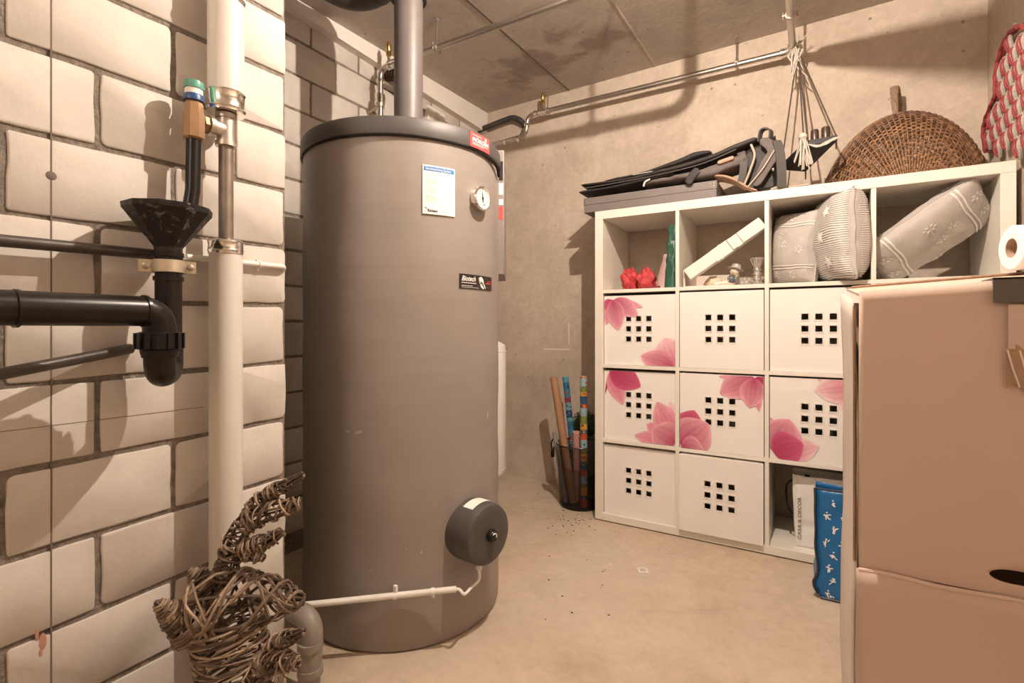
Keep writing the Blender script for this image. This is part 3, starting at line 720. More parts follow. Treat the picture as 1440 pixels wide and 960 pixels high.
# ------------------------------------------------------------------ shelf unit
T, CW, D = .039, .336, .016
SD = .39; SW = 1.47
sh = thing('shelf_unit', (SW/2, SD/2, 0), 'large white cube shelf unit of sixteen compartments against the back wall', 'shelf')
def cx0(i): return T+i*(CW+D)
b = MB(); b.box((0, 0, SW-T), (SW, SD, SW)); b.build('top_panel', M['shelf'], sh, bevel=.0015)
b = MB(); b.box((0, 0, .005), (SW, SD, T)); b.build('base_panel', M['shelf'], sh, bevel=.0015)
for x in (0, SW-T):
    b = MB(); b.box((x, 0, T), (x+T, SD, SW-T)); b.build('side_panel', M['shelf'], sh, bevel=.0012)
for j in range(1, 4):
    b = MB(); b.box((T, .002, cx0(j)-D), (SW-T, SD, cx0(j))); b.build('shelf_board', M['shelf'], sh, bevel=.001)
    for r_ in range(4):
        b = MB(); b.box((cx0(j)-D, .002, cx0(r_)), (cx0(j), SD, cx0(r_)+CW)); b.build('divider', M['shelf'], sh, bevel=.001)

# storage boxes
def petal(b, base, tip, wpx, y, x0, x1, z0, z1, c0, c1, bend=0.0):
    """a magnolia petal printed on the box front; pixel positions are read on the shelf's front plane"""
    zz = lambda p: ony(820+p[0]/3.789, 400+p[1]/3.789, 0)
    A, B = zz(base), zz(tip); w = wpx/3.789*.00336*.5
    ax = B-A; L = ax.length; ax.normalize(); sd = V((ax.z, 0, -ax.x)); n = 26; m_ = 14
    cl = lambda v, lo, hi: min(max(v, lo), hi)
    vs = []; cols = []
    for i in range(n+1):
        t = i/n; prof = math.sin(PI*min(t**.85, 1))**.75*w if 0 < t < 1 else 0.0006
        for j in range(m_+1):
            s_ = j/m_*2-1
            p = A+ax*(L*t)+sd*(s_*prof+bend*w*math.sin(PI*t))
            vs.append(V((cl(p.x, x0, x1), y, cl(p.z, z0, z1))))
    for i in range(n):
        for j in range(m_):
            t = (i+.5)/n; s_ = abs((j+.5)/m_*2-1)
            k = min(1, .05+.70*t+.40*s_*s_)
            c = tuple(c0[q]*(1-k)+c1[q]*k for q in range(3))
            if j in (2, 5, 7, 10) and 2 < i < n-3: c = (c[0]*.93, c[1]*.85, c[2]*.88)
            q = i*(m_+1)+j
            b.add([vs[q], vs[q+m_+1], vs[q+m_+2], vs[q+1]], [(0, 1, 2, 3)], None, c)
DP, MP, PP, XP = lin(168, 45, 92), lin(212, 100, 135), lin(240, 178, 192), lin(248, 222, 224)
FLOW = {
 (0, 2): [((150, 80), (116, 215), 60, DP, PP), ((150, 82), (110, 130), 60, DP, MP), ((190, 84), (314, 120), 34, MP, PP), ((160, 80), (287, 166), 92, DP, PP), ((152, 80), (185, 243), 100, DP, PP),
          ((490, 430), (505, 300), 120, MP, PP), ((486, 436), (428, 284), 190, MP, XP), ((478, 440), (303, 380), 120, DP, PP)],
 (0, 1): [((135, 465), (112, 585), 14, DP, DP), ((140, 462), (207, 642), 96, MP, PP), ((138, 458), (302, 545), 130, DP, MP),
          ((485, 800), (462, 624), 90, PP, XP), ((420, 800), (333, 745), 70, MP, PP), ((480, 830), (390, 626), 130, MP, PP), ((470, 850), (270, 806), 90, MP, PP), ((490, 850), (362, 770), 170, DP, PP)],
 (1, 1): [((915, 500), (722, 490), 40, MP, PP), ((915, 498), (1000, 565), 90, DP, DP), ((912, 500), (728, 580), 130, DP, PP), ((915, 500), (938, 676), 44, DP, PP), ((912, 498), (888, 657), 110, DP, PP),
          ((518, 850), (520, 690), 130, DP, DP), ((520, 855), (592, 670), 170, DP, MP), ((522, 850), (668, 740), 190, DP, PP), ((522, 862), (640, 880), 120, DP, PP)],
 (2, 1): [((1400, 560), (1376, 672), 40, PP, XP), ((1440, 510), (1250, 505), 60, MP, PP), ((1450, 545), (1236, 568), 130, MP, XP),
          ((1000, 870), (1000, 708), 60, DP, PP), ((1060, 900), (1257, 862), 110, MP, XP), ((1012, 890), (1100, 718), 180, DP, PP), ((1010, 890), (1172, 850), 150, DP, MP)],
}
SPL = {(0, 2): 5, (0, 1): 3, (1, 1): 5, (2, 1): 3}
HOLE, PIT, RIM = .0235, .047, .034
LBL = {(0, 2): 'white storage box with pink magnolias, directly below the red paper lumps', (1, 2): 'plain white storage box below the white foam strip',
       (2, 2): 'plain white storage box below the two standing grey cushions', (0, 1): 'white storage box with magnolia print, middle row at the left end',
       (1, 1): 'white storage box with magnolias at top right and bottom left corners, centre of shelf', (2, 1): 'white storage box with magnolia print just above the white paper bag',
       (0, 0): 'plain white storage box in the bottom left corner of the shelf', (1, 0): 'plain white storage box sticking out slightly, bottom row beside the paper bag'}
OFF = {(0, 2): .016, (1, 2): .004, (2, 2): .012, (0, 1): .016, (1, 1): .004, (2, 1): .008, (0, 0): .016, (1, 0): -.016}
RM = random.Random(11)
for (i, j) in [(i, j) for j in (2, 1, 0) for i in (0, 1, 2) if (i, j) != (2, 0)]:
    X0, Z0 = cx0(i)+.003, cx0(j)+.001; X1, Z1 = cx0(i)+CW-.003, Z0+.327 if i else Z0+.322
    y0 = OFF[(i, j)]; xc = (X0+X1)/2+(.004 if i == 2 else 0); zc = (Z0+Z1)/2+.006
    t = thing('storage_box', ((X0+X1)/2, .18, Z0), LBL[(i, j)], 'storage box', 'white storage boxes in the shelf')
    xs = [X0]+[xc+k*PIT+s_*HOLE/2 for k in (-1, 0, 1) for s_ in (-1, 1)]+[X1]
    zs = [Z0]+[zc+k*PIT+s_*HOLE/2 for k in (-1, 0, 1) for s_ in (-1, 1)]+[Z1]
    b = MB(); th = .004; rims = []
    for a in range(7):
        for c in range(7):
            if a % 2 and c % 2:
                x0, x1, z0, z1 = xs[a], xs[a+1], zs[c], zs[c+1]; r_ = (RIM-HOLE)/2; yf = y0-.0016; rm = MB(); rims.append(rm)
                # raised square eyelet around the hole
                o_ = [(x0-r_, z0-r_), (x1+r_, z0-r_), (x1+r_, z1+r_), (x0-r_, z1+r_)]; n_ = [(x0, z0), (x1, z0), (x1, z1), (x0, z1)]
                for q in range(4):
                    q2 = (q+1) % 4
                    A, B_, C_, D_ = o_[q], o_[q2], n_[q2], n_[q]
                    rm.quad((A[0], yf, A[1]), (B_[0], yf, B_[1]), (C_[0], yf, C_[1]), (D_[0], yf, D_[1]))
                    rm.quad((A[0], y0, A[1]), (B_[0], y0, B_[1]), (B_[0], yf, B_[1]), (A[0], yf, A[1]))
                    rm.quad((D_[0], yf, D_[1]), (C_[0], yf, C_[1]), (C_[0], y0+th, C_[1]), (D_[0], y0+th, D_[1]))
            else:
                b.quad((xs[a], y0, zs[c]), (xs[a+1], y0, zs[c]), (xs[a+1], y0, zs[c+1]), (xs[a], y0, zs[c+1]))
                b.quad((xs[a], y0+th, zs[c]), (xs[a], y0+th, zs[c+1]), (xs[a+1], y0+th, zs[c+1]), (xs[a+1], y0+th, zs[c]))
    for (A, B_) in (((X0, Z0), (X1, Z0)), ((X1, Z0), (X1, Z1)), ((X1, Z1), (X0, Z1)), ((X0, Z1), (X0, Z0))):
        b.quad((A[0], y0, A[1]), (A[0], y0+th, A[1]), (B_[0], y0+th, B_[1]), (B_[0], y0, B_[1]))
    fp = b.build('front_panel', M['panel'], t, smooth=0)
    for rm in rims: rm.build('eyelet', M['white_plastic'], fp, smooth=0)
    b = MB(); yb = .36
    b.box((X0, y0+th, Z0), (X0+.003, yb, Z1)); b.box((X1-.003, y0+th, Z0), (X1, yb, Z1)); b.box((X0, y0+th, Z0), (X1, yb, Z0+.003)); b.box((X0, yb-.003, Z0), (X1, yb, Z1)); b.box((X0, y0+th, Z1-.003), (X1, yb, Z1))
    b.build('box_body', M['box_in'], t, smooth=0)
    if (i, j) in FLOW:
        k_ = SPL[(i, j)]; F_ = FLOW[(i, j)]
        for grp in (F_[:k_], F_[k_:]):
            b = MB(); yl_ = ony(820+grp[0][1][0]/3.789, 400+grp[0][1][1]/3.789, 0).z
            for n_, (ba, tp, w, c0, c1) in enumerate(grp): petal(b, ba, tp, w, y0-.0018-.0003*n_, X0+.001, X1-.001, Z0+.001, Z1-.001, c0, c1)
            tag(b.build('flower_print', M['petal'], t, smooth=0), 'pink magnolia print')

# ------------------------------------------------------------------ cushions
def cushion(name, label, c, ex, ey, ez, w, h, th, mats, decor, loc, bend=0, sag=.05, seed=0):
    c, ex, ey, ez = V(c), V(ex).normalized(), V(ey).normalized(), V(ez).normalized()
    def P(u, v, s_, lift=0):
        pin = 1-sag*(1-u*u)*abs(v)**3*.9; pin2 = 1-sag*(1-v*v)*abs(u)**3*.9
        k = max((1-u*u)*(1-v*v), 0)**.36
        p = c+ex*(w/2*u*pin2)+ey*(h/2*v*pin)+ez*(s_*th/2*k+lift*s_*2.6+bend*(u*u-.3)*.5)
        return p+noise.noise_vector(p*14+V((seed, 0, 0)))*.006+noise.noise_vector(p*35+V((seed, 2, 0)))*.0022
    b = MB(); n = 28
    for s_ in (1, -1): b.grid(lambda a, d: P(a*2-1, d*2-1 if s_ > 0 else 1-d*2, s_), n, n, 0)
    edge = [P(-1+2*i/24, -1, 1) for i in range(24)]+[P(1, -1+2*i/24, 1) for i in range(24)]+[P(1-2*i/24, 1, 1) for i in range(24)]+[P(-1, 1-2*i/24, 1) for i in range(24)]
    b.tube(edge, .0028, 6, closed=True, mi=0)
    for (kind, u, v, sz, s_) in decor:
        if kind == 'star':
            for q in range(6):
                g = q*PI/3+u; d = (math.cos(g), math.sin(g)); e = (-d[1], d[0])
                b.add([P(u+d[0]*sz*.25, v+d[1]*sz*.25, s_, .0012), P(u+d[0]*sz*.7+e[0]*sz*.2, v+d[1]*sz*.7+e[1]*sz*.2, s_, .0014), P(u+d[0]*sz, v+d[1]*sz, s_, .0014), P(u+d[0]*sz*.7-e[0]*sz*.2, v+d[1]*sz*.7-e[1]*sz*.2, s_, .0014)], [(0, 1, 2, 3)], 1)
        elif kind == 'bigstar':
            pts = []
            for q in range(10):
                g = q*PI/5+.3; r_ = sz if q % 2 == 0 else sz*.45; pts.append(P(u+math.cos(g)*r_, v+math.sin(g)*r_, s_, .002))
            pts.append(P(u, v, s_, .003)); b.add(pts, [(q, (q+1) % 10, 10) for q in range(10)], 1)
        elif kind == 'stripe':   # across u at given u position
            b.grid(lambda a, d: P(u+(a-.5)*sz, -.995+1.99*d, s_, .0012), 1, 30, 1)
        elif kind == 'rib':
            b.grid(lambda a, d: P(-.995+1.99*d, v+(a-.5)*sz, s_, .0012), 1, 30, 1)
    o = b.build(name, mats, loc=loc, smooth=80)
    return tag(o, label, 'cushion', 'grey cushions in the shelf')
def deco_snow(side, rot=0):
    o = []
    for s_ in side:
        for u in (-.62, -.55, .55, .62): o.append(('stripe', u, 0, .028, s_))
        for (u, v) in ((-.8, -.3), (-.8, .4), (.8, -.45), (.8, .2), (0, -.55), (.05, .1), (-.1, .7), (.3, -.15)): o.append(('star', u, v, .12, s_))
    return o
ZB = cx0(3)
CM = [M['cushion'], M['cushion_white']]
cushion('cushion', 'grey snowflake cushion squeezed upright at the left of its compartment', (.838, .15, ZB+.155), (.10, 0, 1), (.72, -.70, -.05), (-.70, -.72, .07), .30, .22, .15, CM, deco_snow((1, -1)), (.83, .15, ZB), seed=3)
deco = [('stripe', -.96+.048*i, 0, .02, s_) for i in range(41) for s_ in (1, -1)]+[('bigstar', u, v, .17, s_) for s_ in (1, -1) for (u, v) in ((-.6, -.55), (0, -.4), (.55, -.6), (-.3, .4), (.5, .3))]
cushion('cushion', 'ribbed grey and white star cushion bulging out of the shelf front', (.985, .085, ZB+.172), (-.03, 0, 1), (-.30, 1, 0), (1, .30, .03), .340, .30, .18, CM, deco, (.97, .1, ZB), seed=9)
cs_, sn_ = math.cos(R(48)), math.sin(R(48))
cushion('cushion', 'grey snowflake cushion lying diagonally in the top right compartment', (1.256, .115, ZB+.172), (.80, -.08, .60), (.60*sn_, cs_, -.80*sn_), (-.60*cs_, sn_, .80*cs_), .412, .215, .12, CM, deco_snow((1, -1)), (1.2, .15, ZB), seed=5)

# ------------------------------------------------------------------ things in the two left top compartments
def lump(b, c, sx, n=20, amp=.25, sc_=9, seed=0, mi=0, flat=None):
    c = V(c); vs = []; fs = []; h = n//2
    for i in range(h+1):
        ph = PI*i/h
        for j in range(n):
            g = 2*PI*j/n; d = V((math.sin(ph)*math.cos(g), math.sin(ph)*math.sin(g), math.cos(ph)))
            k = 1+amp*noise.noise(d*2.3+V((seed, seed*2, 0)))+amp*.6*noise.noise(d*6+V((seed, 3, 0)))
            p = c+V((d.x*sx[0], d.y*sx[1], d.z*sx[2]))*k
            if flat is not None and p.z < flat: p.z = flat
            vs.append(p)
    for i in range(h):
        for j in range(n):
            j2 = (j+1) % n; fs.append((i*n+j, (i+1)*n+j, (i+1)*n+j2, i*n+j2))
    b.add(vs, fs, mi)
p = ony(887, 400, .12); b = MB(); lump(b, (p.x-.004, .12, ZB+.045), (.040, .05, .060), 36, .36, seed=1, flat=ZB)
tag(b.build('paper_lump', M['red_paper'], loc=(p.x, .13, ZB), smooth=60), 'crumpled red bundle in the top left compartment, left one', 'bundle', 'red crumpled bundles')
p = ony(906, 400, .10); b = MB(); lump(b, (p.x+.010, .10, ZB+.042), (.042, .045, .054), 36, .36, seed=7, flat=ZB)
tag(b.build('paper_lump', M['red_paper'], loc=(p.x, .11, ZB), smooth=60), 'crumpled red bundle beside the pink gift bag, right one', 'bundle', 'red crumpled bundles')
def gift(b, x0, x1, y0, y1, z0, z1, mi=0, lean=0, amp=.008, seed=0, tooth=0):
    n = 14
    def P(u, v):
        g = 2*PI*u; x = math.cos(g); y = math.sin(g); k = 1/max(abs(x), abs(y)); k = min(k, 1.25)
        q = V(((x0+x1)/2+x*k*(x1-x0)/2*(1-.25*v), (y0+y1)/2+y*k*(y1-y0)/2*(1-.75*v), z0+(z1-z0)*v+(tooth*(.5-abs((u*9) % 1-.5)) if v > .99 else 0)))
        q.x += lean*v
        return soft(q, amp*min(v*4, 1), 22+seed)
    b.grid(P, 32, n, mi)
    b.add([P(i/32, 0) for i in range(32)], [tuple(range(32))], mi)
b = MB(); gift(b, .262, .345, .07, .2, ZB, ZB+.17, lean=.02, seed=2)
tag(b.build('gift_bag', M['pink_bag'], loc=(.285, .13, ZB), smooth=50), 'pale pink and white gift bag between the red bundle and the green foil', 'bag')
b = MB(); gift(b, .322, .370, .012, .09, ZB, ZB+.285, lean=.008, amp=.010, seed=5)
tag(b.build('foil_bag', M['green_foil'], loc=(.34, .06, ZB), smooth=50), 'shiny dark green foil bag against the compartment divider', 'bag')
b = MB(); b.box((.235, .03, ZB), (.295, .06, ZB+.012)); tag(b.build('small_box', mat('dark red card', (.22, .03, .03), .5), loc=(.26, .045, ZB), bevel=.002), 'small flat dark red box in front of the pink gift bag', 'box')
# foam strip
A, B_ = ony(966.5, 387.5, .02), ony(1072.5, 313.5, .06); ax = (B_-A).normalized(); nn = V((-ax.z, 0, ax.x)).normalized(); yy = ax.cross(nn)
mt = Matrix((( ax.x, yy.x, nn.x, A.x), (ax.y, yy.y, nn.y, A.y), (ax.z, yy.z, nn.z, A.z), (0, 0, 0, 1))); L = (B_-A).length
b = MB(); L1 = L
for (a0, a1, h, d0) in ((0, .36, .026, .0), (.36, .58, .0285, .007), (.58, .63, .026, .0), (.63, .71, .027, .006), (.71, 1.0, .026, .0)):
    b.box((a0*L1, -.02+d0 if yy.y > 0 else -.03, -h), (a1*L1, .03 if yy.y > 0 else .02-d0, h), mtx=mt)
for (a0, h0) in ((.47, .031), (.42, -.032)): b.box((a0*L1, -.005, min(h0, h0*.8)), (a0*L1+.01, .012, max(h0, h0*.8)), mtx=mt)
tag(b.build('foam_strip', M['foam_white'], loc=A, bevel=.003), 'long white foam packing strip leaning diagonally in its compartment', 'packing foam')
b = MB(); b.box((.402, .03, ZB), (.41, .30, ZB+.075)); b.box((.41, .28, ZB), (.60, .29, ZB+.07)); b.box((.402, .03, ZB), (.60, .29, ZB+.004))
tag(b.build('open_carton', M['carton_light'], loc=(.5, .16, ZB), bevel=.001), 'low open white carton tray under the white foam strip', 'carton')
# figurine
p = ony(1030, 398, .05); fg = thing('figurine', (p.x, .06, ZB), 'small ceramic child figurine with grey sun hat seated in the compartment', 'figurine')
zb = ZB
b = MB()
lump(b, (p.x-.012, .065, zb+.022), (.022, .018, .026), 16, .06, flat=zb)
b.tube(bez([(p.x-.02, .055, zb+.014), (p.x-.045, .045, zb+.012), (p.x-.068, .04, zb+.008)], 6), [.011]*4+[.010]*4+[.009]*5, 10)
b.tube(bez([(p.x-.016, .07, zb+.016), (p.x-.045, .07, zb+.014), (p.x-.075, .068, zb+.009)], 6), [.011]*4+[.010]*4+[.009]*5, 10)
b.build('body', M['ceramic'], fg)
b = MB(); lump(b, (p.x-.006, .062, zb+.028), (.021, .02, .02), 16, .05)
for k in range(12): b.ball((p.x-.006+.021*math.cos(k*2.1)*.9, .062-.019*abs(math.sin(k*1.3)), zb+.02+.0016*k), .0022, 6, 1)
tag(b.build('dress', [M['ceramic_blue'], M['white_ink']], fg), 'dark blue dotted dress')
b = MB(); b.ball((p.x+.008, .052, zb+.062), .0185, 18); b.ball((p.x+.004, .0345, zb+.060), .0028, 8)
for s_ in (-1, 1): b.ball((p.x+.003+s_*.007, .0355, zb+.065), .0016, 6, 1)
b.tube([(p.x-.001, .0358, zb+.0535), (p.x+.004, .0345, zb+.052), (p.x+.009, .0358, zb+.0535)], .0009, 6, mi=1)
b.tube([(p.x+.003, .058, zb+.045), (p.x-.002, .062, zb+.034)], .009, 10)
b.build('head', [M['ceramic'], M['ceramic_blue']], fg)
b = MB(); b.lathe([(.032, -.002), (.033, .001), (.021, .006), (.018, .018), (.008, .024)], (p.x+.012, .056, zb+.071), (.3, .15, 1), 24); b.build('hat', M['ceramic_grey'], fg)
b = MB()
for k, (dx, dz, r_) in enumerate(((.035, .012, .012), (.052, .012, .012), (.062, .022, .010), (.044, .024, .009))): lump(b, (p.x+dx, .07, zb+dz), (r_, r_, r_), 12, .2, seed=k, flat=zb)
tag(b.build('ornament', M['ceramic_grey'], loc=(p.x+.05, .07, zb), smooth=60), 'small grey rounded ornament between figurine and candlestick', 'ornament')
b = MB(); lump(b, (p.x-.085, .10, zb+.02), (.035, .03, .028), 18, .3, seed=12, flat=zb)
tag(b.build('folded_napkin', mat('cream napkin', (.74, .60, .43), .8), loc=(p.x-.085, .1, zb), smooth=60), 'cream crumpled napkin left of the ceramic figurine', 'napkin')
p = ony(1066, 395, .09); b = MB()
b.lathe([(.024, 0), (.026, .006), (.02, .016), (.012, .02), (.019, .03), (.012, .038), (.02, .048), (.012, .058), (.019, .066), (.012, .074), (.016, .084), (.030, .112), (.028, .116), (.012, .096), (.002, .094)], (p.x-.004, .09, ZB), n=14)
tag(b.build('glass_candlestick', M['glass'], loc=(p.x-.004, .09, ZB), smooth=30), 'cut glass candlestick with stacked knobs beside the divider', 'candlestick')

# ------------------------------------------------------------------ things on top of the shelf
ZT = SW
gb_ = thing('flat_box', (.24, .16, ZT), 'long shallow grey box overhanging the left end of the shelf top', 'box')
b = MB(); b.box((-.058, .004, ZT), (.545, .33, ZT+.068)); b.build('box_base', M['grey_box'], gb_, bevel=.003)
b = MB(); b.box((-.060, .002, ZT+.036), (.547, .332, ZT+.072)); b.build('box_lid', M['grey_box'], gb_, bevel=.003)
b = MB()
for (x, z) in ((-.05, .05), (-.05, .06), (.535, .06), (.52, .06), (.535, .05)): b.lathe([(.0035, 0), (.0025, .002)], (x, .0025, ZT+z), (0, -1, 0), 10)
b.build('rivet', M['chrome'], gb_)
def slab(b, path, wy, th, amp=.004, n=20, mi=0, seed=0):
    """soft folded cloth: a path in x,z swept over a depth range in y"""
    pts = bez(path, 8); k = len(pts); ths = th if isinstance(th, list) else [th]*len(path)
    vs = []; m_ = 24
    for i, p in enumerate(pts):
        f = i/(k-1)*(len(ths)-1); a = int(min(f, len(ths)-2)) if len(ths) > 1 else 0
        tt = ths[a]+(ths[a+1]-ths[a])*(f-a) if len(ths) > 1 else ths[0]
        d = (pts[min(i+1, k-1)]-pts[max(i-1, 0)]).normalized(); nn = V((-d.z, 0, d.x)).normalized()
        end = min(1, .35+min(i, k-1-i)*.4)
        for j in range(m_):
            g = 2*PI*j/m_; cx_, sz_ = math.cos(g), math.sin(g)
            cx_ = math.copysign(abs(cx_)**.35, cx_); sz_ = math.copysign(abs(sz_)**.8, sz_)
            q = p+V((0, 1, 0))*(wy*.5*cx_)+nn*(tt*.5*sz_*end)
            vs.append(q+noise.noise_vector(q*9+V((seed, 0, 0)))*amp+noise.noise_vector(q*28+V((seed, 0, 0)))*amp*.35)
    fs = [(i*m_+j, i*m_+(j+1) % m_, (i+1)*m_+(j+1) % m_, (i+1)*m_+j) for i in range(k-1) for j in range(m_)]
    fs += [tuple(range(m_-1, -1, -1)), tuple((k-1)*m_+j for j in range(m_))]
    b.add(vs, fs, mi)
def pth(l, y, yc): return [V((ony(px, py, y).x, yc, ony(px, py, y).z)) for px, py in l]
b = MB(); slab(b, pth([(814, 270), (850, 264), (900, 254), (945, 242)], .02, .155), .27, .022, .003, seed=1)
tag(b.build('garment_bag', M['black_cloth'], loc=(.1, .15, 1.55), smooth=60), 'flat black folded bag lying lowest on the grey box', 'bag')
bg = thing('long_bag', (.3, .15, 1.57), 'long black folded bag sloping up from the grey box towards the backpack', 'bag')
b = MB(); slab(b, pth([(818, 260), (870, 252), (925, 241), (985, 226), (1035, 205), (1066, 193)], .02, .14), .24, [.02, .024, .026, .03, .034, .03], .007, seed=4); b.build('bag_body', M['black_cloth'], bg, smooth=60)
b = MB(); b.tube(bez(pth([(822, 264), (870, 256), (925, 245), (985, 230), (1035, 209)], .008, .016), 8), .0028, 6); b.build('hem', M['strap'], bg)
b = MB(); p0 = pth([(890, 246), (917, 241)], .025, .025); b.hexa([p0[0]+V((0, 0, 0)), p0[1], p0[1]+V((0, .05, .004)), p0[0]+V((0, .05, .004))]+[q+V((0, 0, .002)) for q in (p0[0], p0[1], p0[1]+V((0, .05, .004)), p0[0]+V((0, .05, .004)))]); b.build('care_tag', M['paper'], bg, smooth=0)
b = MB(); slab(b, pth([(846, 252), (900, 239), (945, 225), (975, 212), (996, 208)], .18, .30), .15, [.012, .02, .03, .035, .02], .005, seed=8)
tag(b.build('garment_bag', M['black_cloth'], loc=(.25, .3, 1.6), smooth=60), 'black folded bag lying at the back behind the long sloping bag', 'bag')
gr = thing('cloth_bag', (.42, .08, 1.55), 'charcoal grey cloth bag hanging over the front of the grey box', 'bag')
b = MB(); slab(b, pth([(904, 261), (925, 254), (955, 248), (990, 242), (1020, 231), (1046, 222)], -.004, .07), .16, [.018, .03, .035, .045, .05, .05], .013, seed=2); b.build('bag_body', M['grey_cloth'], gr, smooth=60)
b = MB(); b.tube(bez([ony(905, 262, -.02), ony(907, 256, -.025), ony(914, 252, -.02)], 6), .004, 8); b.build('cuff', M['cushion_white'], gr)
b = MB(); slab(b, pth([(966, 257), (972, 246), (981, 236)], -.03, -.012), .012, .034, .001); b.build('band', M['black_cloth'], gr, smooth=60)
b = MB(); slab(b, pth([(1009, 229), (1020, 225), (1032, 221)], -.012, -.006), .02, .017, .001); tag(b.build('tan_tag', M['leather'], gr, smooth=60), 'tan leather tag')
# backpack
bp = thing('backpack', (.69, .16, ZT), 'black backpack with carry loop and hanging strap beside the hanging tray', 'backpack')
b = MB()
def bpP(u, v):
    a, c = ony(1048+u*10, 262, .03), ony(1046+u*4, 205, .03); a2, c2 = ony(1092, 262, .05), ony(1090, 197, .05)
    x = (a.x*(1-v)+c.x*v)*(1-u)+(a2.x*(1-v)+c2.x*v)*u; z = ZT+.001+(c.z-.02-ZT+(c2.z-c.z+.04)*u)*v
    return x, z
for (ya, yb_, ins, sd_) in ((.03, .17, 0, 1), (.16, .30, .02, 2)):
    vs = []; nu, nv = 10, 12
    for k, y in enumerate((ya, ya+.02, (ya+yb_)/2, yb_-.02, yb_)):
        pass
    def fr(u, v, y, pinch):
        x, z = bpP(u, v); xm, zm = bpP(.5, .5)
        return soft(V((xm+(x-xm)*pinch, y, max(zm+(z-zm)*pinch, ZT+.002))), .006, 18+sd_)
    ring_ = lambda y, pn: [fr(i/8, 0, y, pn) for i in range(8)]+[fr(1, i/8, y, pn) for i in range(8)]+[fr(1-i/8, 1, y, pn) for i in range(8)]+[fr(0, 1-i/8, y, pn) for i in range(8)]
    rows = [ring_(ya, .8-ins), ring_(ya+.012, .95-ins), ring_(ya+.03, 1.0-ins), ring_(yb_-.02, 1-ins), ring_(yb_, .8-ins)]
    vs = [q for r_ in rows for q in r_]; n = 32
    fs = [(i*n+j, i*n+(j+1) % n, (i+1)*n+(j+1) % n, (i+1)*n+j) for i in range(4) for j in range(n)]+[tuple(range(n)), tuple(4*n+j for j in range(n))]
    b.add(vs, fs)
b.build('pack_body', M['black_cloth'], bp, smooth=60)
b = MB(); slab(b, [ony(1062, 262, -.0), ony(1078, 232, .0), ony(1088, 212, .0), ony(1070, 196, .0)], .012, [.03, .05, .05, .03], .004, seed=3); b.build('front_flap', M['grey_cloth'], bp, smooth=60)
b = MB(); b.tube(bez([ony(1047, 259, .004), ony(1056, 236, .0), ony(1061, 218, .0), ony(1056, 203, .004)], 8), .0045, 8); b.tube(bez([ony(1052, 262, -.012), ony(1072, 238, -.012), ony(1089, 211, -.012)], 8), .003, 8); b.build('piping', M['piping'], bp)
b = MB()
def ribbon(b, path, wdir, w, th=.003, mi=0):
    pts = bez(path, 8); wd = V(wdir).normalized()*w/2; vs = []
    for i, p in enumerate(pts):
        d = (pts[min(i+1, len(pts)-1)]-pts[max(i-1, 0)]).normalized(); nn = d.cross(wd).normalized()*th/2
        vs += [p-wd-nn, p+wd-nn, p+wd+nn, p-wd+nn]
    k = len(pts); fs = [(i*4+j, i*4+(j+1) % 4, i*4+4+(j+1) % 4, i*4+4+j) for i in range(k-1) for j in range(4)]+[(3, 2, 1, 0), (k*4-4, k*4-3, k*4-2, k*4-1)]
    b.add(vs, fs, mi)
ribbon(b, [ony(1068, 200, .03), ony(1070, 186, .03), ony(1076, 181, .03), ony(1084, 184, .035), ony(1083, 198, .04)], (.4, 1, 0), .028, .006); b.build('carry_loop', M['strap'], bp, smooth=50)
b = MB(); ribbon(b, [ony(1084, 200, .04), ony(1092, 199, .0), ony(1097, 215, -.012), ony(1099, 240, -.012), V((ony(1099, 259, -.012).x, -.006, ZT+.004))], (1, .35, 0), .034, .005); b.build('shoulder_strap', M['strap'], bp, smooth=50)
b = MB(); ribbon(b, [ony(1042, 214, .01), ony(1046, 232, -.004), ony(1042, 258, .004)], (1, 0, .2), .03, .005); b.build('side_strap', M['strap'], bp, smooth=50)
b = MB(); b.ball(ony(1087, 238, -.0), .006, 10, sx=(1, 1, 1.3)); b.build('buckle', M['chrome'], bp)
# tan curved flap (sole)
b = MB(); slab(b, [V((ony(px, py, -.005).x, .05, ony(px, py, -.005).z)) for px, py in ((1003, 246), (1018, 247), (1035, 253), (1052, 263))]+[V((.70, .05, ZT+.007))], .10, [.012, .016, .016, .014, .010], .001, seed=6)
tag(b.build('leather_flap', M['leather'], loc=(.62, .05, ZT), smooth=60), 'curved tan leather sole between the grey box and the backpack', 'leather piece')

# hanging tray
TP = V((tee.x+.02, QY-.03, zq-.015))
N1, N2, F1, F2 = V((.872, .05, 1.640)), V((.978, .05, 1.642)), V((.868, .225, 1.583)), V((.772, .205, 1.602))
ht = thing('hanging_tray', TP, 'black tilted wooden tray hanging by dark cords from the ceiling pipe', 'hanging tray')
b = MB(); up3 = V((0, .05, .022)); b.hexa([N1, N2, F1, F2]+[q+V((0, .006, .024)) for q in (N1, N2, F1, F2)]); b.build('tray', M['black_wood'], ht, bevel=.002)
for q, s_ in ((N1, (0.005, 0, 0)), (N2, (-.005, 0, 0)), (F1, (0, 0, 0)), (F2, (.005, 0, 0))):
    b = MB(); q2 = q+V(s_)+V((0, .008, .02)); b.tube([TP+(q2-TP).normalized()*.02, TP.lerp(q2, .5), q2, q2+V((0, .001, -.05))], .003, 8); b.build('cord', M['cord'], ht)
b = MB(); ra = random.Random(8)
for k in range(9):
    a = TP+V((ra.uniform(-.02, .02), ra.uniform(-.03, .0), ra.uniform(-.01, .03))); ln = ra.uniform(.08, .16)
    b.tube(bez([a, a+V((ra.uniform(-.03, .03), ra.uniform(-.03, 0), -.03)), a+V((ra.uniform(-.045, .05), -.02, -ln))], 5), [.006-.0004*i for i in range(11)], 6)
